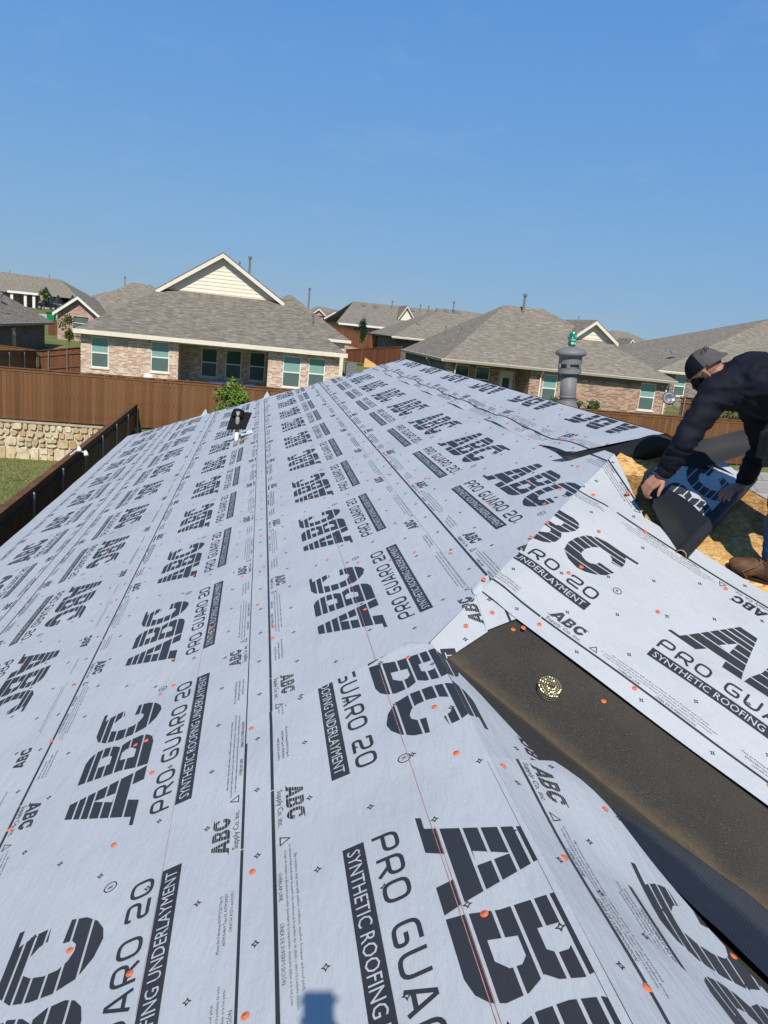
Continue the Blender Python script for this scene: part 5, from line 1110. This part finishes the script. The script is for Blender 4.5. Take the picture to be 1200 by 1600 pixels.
b = MB(); chain(b, [J['pel'], J['lum'], J['chest']], [.145, .15, .155], 18); chain(b, [J['lum'], tuple(Vector(J['chest']) + Vector((.0, -.06, 0)))], [.14, .13], 16); chain(b, [J['chest'], J['lsh']], [.15, .085], 14); chain(b, [J['chest'], J['rsh']], [.15, .085], 14); chain(b, [J['chest'], J['uch'], tuple(Vector(J['neck']) + Vector((.012, 0, -.004)))], [.15, .10, .075], 14); chain(b, [J['lsh'], tuple(Vector(J['uch']) + Vector((.03, 0, .015)))], [.083, .09])
le = Vector(J['lwr']); ld = (le - Vector(J['lel'])).normalized(); re_ = Vector(J['rwr']); rdv = (re_ - Vector(J['rel'])).normalized()
chain(b, [J['lsh'], lerp(Vector(J['lsh']), Vector(J['lel']), .5), J['lel'], lerp(Vector(J['lel']), le, .5), tuple(le - ld * .035)], [.076, .069, .060, .052, .042]); chain(b, [J['rsh'], J['rel'], tuple(re_ - rdv * .03)], [.078, .062, .043])
fuse('shirt', b, .010, MAT['shirt'], wk, 4, .011, 12, 2)
b = MB(); chain(b, [J['pel'], J['lhip'], J['lkn'], tuple(Vector(J['lan']) + Vector((.012, 0, .05)))], [.16, .115, .085, .066]); chain(b, [J['pel'], J['rhip'], J['rkn'], J['ran']], [.16, .115, .085, .066]); fuse('jeans', b, .012, MAT['denim'], wk, 4, .008, 11, 5)
b = MB(); chain(b, [(2.50, 3.27, -.33), (2.50, 3.40, -.31), (2.55, 3.50, -.29)], [.05, .05, .045]); b.box((2.43, 3.26, -.46), (2.53, 3.38, -.29)); b.box((2.45, 3.40, -.43), (2.53, 3.46, -.3)); fuse('tool_belt', b, .010, flat('tool_belt_leather', (.03, .03, .026), .7, .3, 0, .3, 14, .3), wk, 3, .004, 20, 7)
def boot(an, toe, nR, parent):
    a = Vector(an); t = Vector(toe); d = (t - a); n = Vector(nR); d = (d - n * d.dot(n)).normalized(); s_ = d.cross(n); heel = a - d * .055 - n * .045
    b = MB(); chain(b, [a + n * .03, a - n * .035 + d * .01], [.052, .05]); chain(b, [heel, a + d * .06 - n * .035, a + d * .145 - n * .048], [.042, .046, .040]); chain(b, [a + d * .10 + s_ * .018 - n * .05, a + d * .165 - n * .052 + s_ * .008], [.036, .034]); chain(b, [a + d * .10 - s_ * .018 - n * .05, a + d * .155 - n * .052 - s_ * .01], [.036, .034])
    ob = fuse('boot', b, .0062, MAT['boot'], parent, 4, .0025, 24, 3)
    m = MB(); L = []; 
    for i in range(22):
        t_ = 2 * math.pi * i / 22; x = .062 + .135 * math.cos(t_); y = .046 * math.sin(t_) * (1.0 - .12 * math.cos(t_ + .6)); L.append(a + d * x + s_ * y)
    z0, z1 = -.098, -.078; m.poly([p + n * z1 for p in L]); m.poly([p + n * z0 for p in L][::-1])
    for i in range(22): j = (i + 1) % 22; m.poly([L[i] + n * z0, L[j] + n * z0, L[j] + n * z1, L[i] + n * z1])
    m.build('sole', MAT['sole'], ob); lc = MB()
    for i in range(4):
        c = a + d * (.045 + .022 * i) + n * (.022 - .012 * i); lc.tube([c - s_ * .028, c + n * .010, c + s_ * .028 + d * .012], .0032, 6)
    lc.tube([a + d * .05 + n * .03, a + d * .075 + s_ * .05 + n * .005, a + d * .10 + s_ * .055 - n * .03], .003, 6); lc.tube([a + d * .05 + n * .03, a + d * .09 - s_ * .045 - n * .0, a + d * .14 - s_ * .06 - n * .04, a + d * .11 - s_ * .075 - n * .06], .003, 6); lc.build('laces', flat('boot_laces', (.16, .10, .06), .8, .2), ob)
boot(J['lan'], (2.45, 3.54, -1.02), onR(0, 0)[1], wk); boot((3.0, 3.60, -.91), (2.83, 3.72, -.90), onR(0, 0)[1], wk)
# cap (worn backwards), dark beard mass that also puts in the shade of the face
b = MB(); c0 = HC + hu * .033 - hf * .005; n1 = 28
rings = []
for j in range(9):
    t = math.pi / 2 * j / 8 * .96 + .02; rings.append([c0 + hs * (.081 * math.sin(math.pi / 2 - t) * math.cos(2 * math.pi * k / n1)) + hf * (.102 * math.sin(math.pi / 2 - t) * math.sin(2 * math.pi * k / n1)) + hu * (.095 * math.sin(t) - .006) for k in range(n1)])
for j in range(8):
    for k in range(n1):
        k2 = (k + 1) % n1; back = math.sin(2 * math.pi * (k + .5) / n1) < -.15; b.poly([rings[j][k], rings[j][k2], rings[j + 1][k2], rings[j + 1][k]], mi=1 if back else 0)
b.poly(rings[8]); cap = b.build('cap', [MAT['navy'], MAT['capgrey']], wk, True)
m = MB(); B0 = []; B1 = []
for k in range(13):
    t = -1.15 + 2.3 * k / 12; B0.append(c0 - hf * .098 * math.cos(t) + hs * .080 * math.sin(t) + hu * .002); B1.append(c0 - hf * (.098 * math.cos(t) + .026 * max(.0, math.cos(t * 1.3)) + .005) + hs * .086 * math.sin(t) - hu * (.026 * max(0, math.cos(t)) + .008))
for k in range(12): m.poly([B0[k], B0[k + 1], B1[k + 1], B1[k]]); m.poly([B0[k] + hu * .004, B1[k] + hu * .004, B1[k + 1] + hu * .004, B0[k + 1] + hu * .004]); m.poly([B1[k], B1[k + 1], B1[k + 1] + hu * .004, B1[k] + hu * .004])
m.build('bill', MAT['capgrey'], cap)
em = MB(); e0_ = c0 - hf * .080 + hu * .066 - hs * .046; en = (e0_ - c0).normalized(); ex = en.cross(hu).normalized(); ey = en.cross(ex)
for st in ([(-.016, 0), (-.006, .009), (.004, .0), (.012, .008), (.018, 0)], [(-.012, -.008), (0, -.003), (.012, -.008)], [(-.018, .012), (0, .016), (.018, .012)]): em.tube([e0_ + en * .004 + ex * p[0] + ey * p[1] for p in st], .0018, 5)
em.build('emblem', MAT['hair_face_shade'], cap)
b = MB(); ellipsoid(b, HC - hu * .030 + hf * .040, (hs, hf, hu), (.0655, .066, .078)); ellipsoid(b, HC - hu * .088 + hf * .052, (hs, hf, hu), (.038, .034, .030)); fuse('hair_face_shade', b, .006, MAT['hair_face_shade'], wk, 2, .003, 60, 1)  # black mass over the lower face, beard plus painted face shade

# the person taking the picture: only the shadow of the raised phone and hands falls into view
ph = thing('phone', (.012, -.020, -.045), 'phone held up at the edge of the picture, known from its shadow on the roof', 'phone')
fwd = Vector((R3[0][2], R3[1][2], R3[2][2])); upv = -Vector((R3[0][1], R3[1][1], R3[2][1])); rtv = Vector((R3[0][0], R3[1][0], R3[2][0]))
def PH(x, y, z): return rtv * x + upv * y - fwd * z
m = MB(); m.hexa([PH(-.02, -.125, .006), PH(.053, -.125, .006), PH(.053, .02, .006), PH(-.02, .02, .006), PH(-.02, -.125, .014), PH(.053, -.125, .014), PH(.053, .02, .014), PH(-.02, .02, .014)]); m.build('case', MAT['rubber'], ph)
m = MB(); m.hexa([PH(-.017, -.12, .0145), PH(.05, -.12, .0145), PH(.05, .016, .0145), PH(-.017, .016, .0145), PH(-.017, -.12, .0155), PH(.05, -.12, .0155), PH(.05, .016, .0155), PH(-.017, .016, .0155)]); m.build('screen', MAT['pane_dark'], ph)
pg = thing('person', (0, -.45, -1.68), 'person standing on the roof with a raised phone, known from the shadow at the bottom', 'person')
b = MB(); hc = Vector((.0, -.47, .02)); head_mesh(b, hc, (0, 1, -.2), (0, .2, 1)); chain(b, [(0, -.5, -.10), (0, -.51, -.22)], [.055, .065]); K = dict(ls=(-.19, -.50, -.24), le=(-.13, -.30, -.38), lw=(-.040, -.08, -.115), rs=(.19, -.50, -.24), re=(.15, -.30, -.38), rw=(.072, -.08, -.115), lh=(-.10, -.50, -.78), rh=(.10, -.50, -.76), lk=(-.13, -.44, -1.24), rk=(.14, -.42, -1.2), la=(-.14, -.50, -1.67), ra=(.16, -.48, -1.53))
chain(b, [K['ls'], K['le'], K['lw']], [.05, .042, .028]); chain(b, [K['rs'], K['re'], K['rw']], [.05, .042, .028]); hand(b, K['lw'], (.3, .45, .75), (-.8, .3, .1), -1, .5); hand(b, K['rw'], (-.3, .45, .75), (.8, .3, .1), 1, .5); chain(b, [(0, -.51, -.3), (0, -.5, -.75)], [.13, .13]); fuse('body', b, .008, MAT['skin'], pg, 3, fac=.4)
b = MB(); chain(b, [(0, -.51, -.30), (0, -.51, -.55), (0, -.50, -.78)], [.165, .15, .15], 16); chain(b, [K['ls'], (0, -.51, -.27), K['rs']], [.08, .13, .08]); chain(b, [K['ls'], K['le'], lerp(Vector(K['le']), Vector(K['lw']), .85)], [.078, .064, .045]); chain(b, [K['rs'], K['re'], lerp(Vector(K['re']), Vector(K['rw']), .85)], [.078, .064, .045]); fuse('shirt', b, .012, MAT['shirt'], pg, 4, .005)
b = MB(); chain(b, [K['lh'], K['lk'], K['la']], [.11, .08, .06]); chain(b, [K['rh'], K['rk'], K['ra']], [.11, .08, .06]); chain(b, [K['lh'], K['rh']], [.13, .13]); fuse('jeans', b, .013, MAT['denim'], pg, 4, .005); boot((-.14, -.49, -1.655), (-.15, -.3, -1.66), onM(0, 0)[1], pg); boot((.16, -.47, -1.515), (.18, -.28, -1.5), onM(0, 0)[1], pg)

# ================================================================== PLANTS AND SMALL THINGS BEYOND THE ROOF
def foliage(mb, c, r3, n, leaf, rg, clumps=7):
    cl = []
    for _ in range(clumps):
        a = rg.uniform(0, 6.28); q = rg.random() ** .5; h_ = rg.uniform(-1, 1); k = math.sqrt(max(0, 1 - h_ * h_ * .8)); cl.append((c[0] + r3[0] * q * k * math.cos(a) * .75, c[1] + r3[1] * q * k * math.sin(a) * .75, c[2] + r3[2] * h_ * .72, rg.uniform(.28, .5)))
    for _ in range(n):
        x, y, z, s_ = cl[rg.randrange(clumps)]; v = Vector((rg.gauss(0, 1), rg.gauss(0, 1), rg.gauss(0, 1))); v = v.normalized() * (rg.random() ** .4) * s_
        p = Vector((x + v.x * r3[0], y + v.y * r3[1], z + v.z * r3[2])); d = Vector((rg.gauss(0, 1), rg.gauss(0, 1), rg.gauss(-.3, .7))).normalized(); e = d.orthogonal().normalized(); e.rotate(Matrix.Rotation(rg.uniform(0, 6.28), 3, d)); l = leaf * rg.uniform(.6, 1.3)
        mb.poly([p, p + d * l * .5 + e * l * .22, p + d * l, p + d * l * .5 - e * l * .22], [(0, 0)] * 4)
def bush(name, label, cat, base, c, r3, n, leaf, mat, seed, clumps=8, trunk=.03, group=None, stems=3):
    root = thing(name, base, label, cat, group); rg = random.Random(seed); m = MB()
    for k in range(stems):
        t = Vector((c[0] + rg.uniform(-.5, .5) * r3[0], c[1] + rg.uniform(-.5, .5) * r3[1], c[2] + r3[2] * .4)); b_ = Vector(base); m.tube([b_, lerp(b_, t, .5) + Vector((rg.uniform(-.05, .05), 0, 0)), t], [trunk, trunk * .7, trunk * .3], 6)
    m.build('trunk' if cat == 'tree' else 'stem', MAT['bark'], root); f = MB(); foliage(f, c, r3, n, leaf, rg, clumps); f.build('crown' if cat == 'tree' else 'foliage', mat, root, merge=False); return root
bush('shrub', 'bright green bush showing over the far roof edge in front of the fence', 'shrub', (-1.05, 27.6, -5.75), (-1.0, 27.6, -3.35), (.92, .85, 1.08), 3600, .16, MAT['leaf_bright'], 2, 14, .04, stems=5)
r_ = bush('young_tree', 'thin young tree with sparse green leaves left of the cream house', 'tree', (-10.25, 44.6, -4.0), (-10.25, 44.6, -1.55), (.42, .42, .75), 900, .13, MAT['leaf_mid'], 5, 9, .03, stems=1)
f = MB(); foliage(f, (-10.1, 44.4, -3.3), (.6, .5, .75), 700, .14, random.Random(8), 9); f.build('low_branches', MAT['leaf_mid'], r_, merge=False)
bush('conical_evergreen', 'small dark conical evergreen before the fences in the middle distance', 'tree', (7.33, 57.5, -2.75), (7.33, 57.5, -.15), (.42, .42, .95), 1500, .13, MAT['leaf_dark'], 6, 12, .03, stems=1)
for i, (x, w_, lab) in enumerate(((12.2, .45, 'low green plant just right of the flue pipe'), (13.1, .5, 'low green plant below the brick wall of the right house'), (13.9, .4, 'lowest green plant along the top of the right fence'))): bush('garden_plant', lab, 'plant', (x, 31.0, -4.1), (x, 31.0, -2.32), (w_, .4, .32), 420, .12, MAT['leaf_mid'], 20 + i, 6, .02)
bush('hedge_plant', 'yellowish green bush seen under the arm of the worker', 'shrub', (22.4, 33.6, -4.0), (22.4, 33.6, -2.45), (1.5, .7, .55), 2200, .13, leafm('hedge_leaf', (.10, .11, .025), (.20, .19, .06)), 31, 12, .03)
for i, (x, y, z) in enumerate(((-12.2, 57, -2.75), (-10.2, 56, -2.75))): bush('garden_plant', ('dark low plant at the foot of the pink brick gable', 'dark low plant beside the left corner of the cream house')[i], 'plant', (x, y, z), (x, y, z + .35), (.55, .4, .35), 260, .12, MAT['leaf_dark'], 40 + i, 5, .02)
bush('street_tree', 'small light green tree in front of the far row at upper left', 'tree', (-35.9, 140, -2.2), (-35.9, 140, -.1), (.95, .95, 1.3), 500, .4, MAT['leaf_mid'], 50, 8, .08, stems=1)
# satellite dish
sd = thing('satellite_dish', (20.6, 36.0, -4.0), 'grey satellite dish on a pole at the right corner of the tan brick house', 'satellite dish')
q = MB(); q.tube([(20.75, 36, -4.0), (20.72, 36, -2.5), (20.2, 36, -2.05)], .03, 8); q.build('pole', MAT['pipe'], sd)
q = MB(); q.lathe((20.1, 35.95, -1.93), [(0, .0), (.15, .01), (.27, .045), (.34, .085), (.34, .095), (.2, .04), (0, .02)], 20, axis=(-.35, -1, .35)); q.build('dish', flat('dish_grey', (.10, .105, .12), .4, .4), sd, True)
q = MB(); q.bar((20.1, 35.95, -2.2), (20.0, 35.45, -1.95), .03, .03); q.box((19.95, 35.4, -1.99), (20.12, 35.5, -1.88)); q.build('feed_arm', MAT['white'], sd)
# patio furniture
MAT['blue'] = flat('blue_cushion', (.02, .055, .17), .9, .15, 0, .15, 8)
for i, (x0, x1) in enumerate(((-2.62, -1.32), (-.74, -.10))):
    r_ = thing('patio_sofa' if i == 0 else 'patio_chair', ((x0 + x1) / 2, 41.6, -4.02), ('wide patio sofa with blue cushions on the shaded patio', 'patio armchair with a blue cushion, right of the patio sofa')[i], 'patio seat'); q = MB(); q.box((x0, 41.3, -3.82), (x1, 41.9, -3.70)); q.box((x0, 41.3, -4.02), (x0 + .06, 41.9, -3.6)); q.box((x1 - .06, 41.3, -4.02), (x1, 41.9, -3.6)); q.build('frame', MAT['under'], r_); q = MB(); q.box((x0 + .07, 41.32, -3.70), (x1 - .07, 41.75, -3.56)); q.box((x0 + .07, 41.76, -3.70), (x1 - .07, 41.9, -3.42)); o = q.build('cushion', MAT['blue'], r_)
gr_ = thing('grill', (-3.6, 41.6, -4.02), 'black covered grill at the left of the shaded patio', 'grill'); q = MB(); q.lathe((-3.62, 41.6, -3.72), [(.05, 0), (.24, .08), (.28, .18), (.24, .28), (.1, .33), (0, .34)], 14); q.build('lid', MAT['under'], gr_, True); q = MB(); [q.tube([(-3.62 + a, 41.6 + b, -4.02), (-3.62 + a * .7, 41.6 + b * .7, -3.66)], .02, 6) for a, b in ((.22, .1), (-.22, .1), (0, -.2))]; q.build('stand', MAT['under'], gr_)
wl_ = thing('white_lamp', (-5.45, 40.2, -3.45), 'small white hooded lamp low on the cream house, above the fence top', 'lamp'); q = MB(); q.lathe((-5.4, 40.2, -3.42), [(.26, 0), (.22, .12), (.10, .20), (0, .22)], 14, axis=(.25, -.4, .9)); q.build('hood', MAT['white'], wl_, True); q = MB(); q.lathe((-5.3, 40.1, -3.46), [(0, -.03), (.13, -.03), (.16, .03)], 12, axis=(.25, -.4, .9)); q.build('socket', MAT['under'], wl_)
sl = thing('security_light', (-4.06, 18.6, -3.5), 'small white twin security light on the side fence', 'lamp'); 
for dx, dz in ((-.05, .14), (.10, .05)): q = MB(); q.lathe((-3.95 + dx, 18.55, -3.50 + dz), [(.03, .07), (.045, .02), (.055, -.05), (.04, -.055), (0, -.05)], 12, axis=(-.3, .5, 1)); q.build('lamp_head', MAT['white'], sl, True)
q = MB(); q.tube([(-4.21, 18.6, -3.52), (-4.06, 18.58, -3.38), (-3.86, 18.56, -3.43)], .015, 8); q.build('arm', MAT['white'], sl)
# bits on the middle lawn
ac = thing('air_conditioner', (5.5, 47.4, -3.2), 'grey air conditioner box beside the rear corner of the cream house', 'air conditioner'); q = MB(); q.box((5.15, 47.0, -2.85), (5.72, 47.6, -2.12)); q.build('cabinet', MAT['pipe'], ac); q = MB(); [q.box((5.14, 46.985, -2.8 + k * .09), (5.73, 46.999, -2.76 + k * .09)) for k in range(8)]; q.build('grille', MAT['steel'], ac)
q = MB(); q.hexa([(7.5, 56.9, -2.86), (8.5, 56.5, -2.86), (8.55, 56.7, -2.80), (7.55, 57.1, -2.80), (7.55, 57.1, -2.15), (8.35, 56.8, -2.55), (8.4, 56.9, -2.5), (7.6, 57.2, -2.1)]); tag(q.build('wood_sheet', MAT['osb']), 'tan offcut board leaning on the lawn between the houses', 'board')
# far left street
q = MB(); q.poly([(-28.5, 104, gz(-28, 104) + .06), (-23.2, 93, gz(-24, 93) + .06), (-22.4, 93.5, gz(-24, 93) + .06), (-27.0, 104, gz(-28, 104) + .06)]); q.poly([(-30, 112, gz(-28, 112) + .05), (-25.0, 100, gz(-24, 100) + .05), (-22, 100, gz(-24, 100) + .05), (-24, 112, gz(-28, 112) + .05)]); tag(q.build('pavement', flat('pale_concrete', (.5, .48, .44), .9, .1)), kind='structure')
bn = thing('wheelie_bin', (-21.1, 85, -2.5), 'bright green wheeled bin by the pavement at far left', 'bin'); q = MB(); q.hexa([(-21.4, 84.7, -2.45), (-20.8, 84.7, -2.45), (-20.8, 85.3, -2.45), (-21.4, 85.3, -2.45), (-21.5, 84.6, -1.55), (-20.7, 84.6, -1.55), (-20.7, 85.4, -1.55), (-21.5, 85.4, -1.55)]); q.build('tub', flat('bin_green', (.01, .22, .07), .5, .4), bn); q = MB(); q.box((-21.55, 84.5, -1.54), (-20.65, 85.4, -1.42)); q.build('lid', flat('bin_lid', (.01, .16, .06), .5, .4), bn)
def vehicle(name, label, x, y, L, col, pickup):
    r_ = thing(name, (x, y, -2.2), label, 'pickup' if pickup else 'car'); z = -2.2; q = MB(); w_ = 1.9
    prof = [(0, .45), (0, .95), (.25, 1.05), (L * .27, 1.12), (L * .36, 1.75), (L * .58, 1.78), (L * .64, 1.12), (L - .05, 1.08), (L, .5)] if pickup else [(0, .4), (0, .85), (L * .2, .98), (L * .33, 1.42), (L * .7, 1.42), (L * .88, .98), (L, .9), (L, .4)]
    P = [(x + a, z + b) for a, b in prof]; q.poly([(a, y, b) for a, b in P][::-1]); q.poly([(a, y + w_, b) for a, b in P])
    for i in range(len(P)): j = (i + 1) % len(P); q.poly([(P[i][0], y, P[i][1]), (P[j][0], y, P[j][1]), (P[j][0], y + w_, P[j][1]), (P[i][0], y + w_, P[i][1])])
    q.build('body', flat('car_paint_' + name, col, .25, .5, .2), r_)
    for wx in (L * .18, L * .8): q = MB(); q.lathe((x + wx, y - .03, z + .38), [(0, -.02), (.2, -.02), (.38, 0), (.38, .22), (0, .22)], 14, axis=(0, 1, 0)); o = q.build('wheel', MAT['rubber'], r_); q = MB(); q.lathe((x + wx, y - .06, z + .38), [(0, 0), (.22, 0), (.22, .02)], 12, axis=(0, 1, 0)); q.build('rim', MAT['steel'], o)
    q = MB(); a0, a1 = (L * .37, L * .57) if pickup else (L * .34, L * .68); q.box((x + a0, y - .012, z + 1.17 if pickup else z + 1.02), (x + a1, y - .002, z + 1.66 if pickup else z + 1.34)); q.build('side_window', MAT['pane_low'], r_)
vehicle('parked_pickup', 'dark blue pickup parked before the far row at upper left', -37.3, 140, 3.6, (.012, .016, .04), True); vehicle('parked_car', 'white car parked just behind the dark pickup at upper left', -34.6, 146, 3.0, (.6, .6, .6), False)
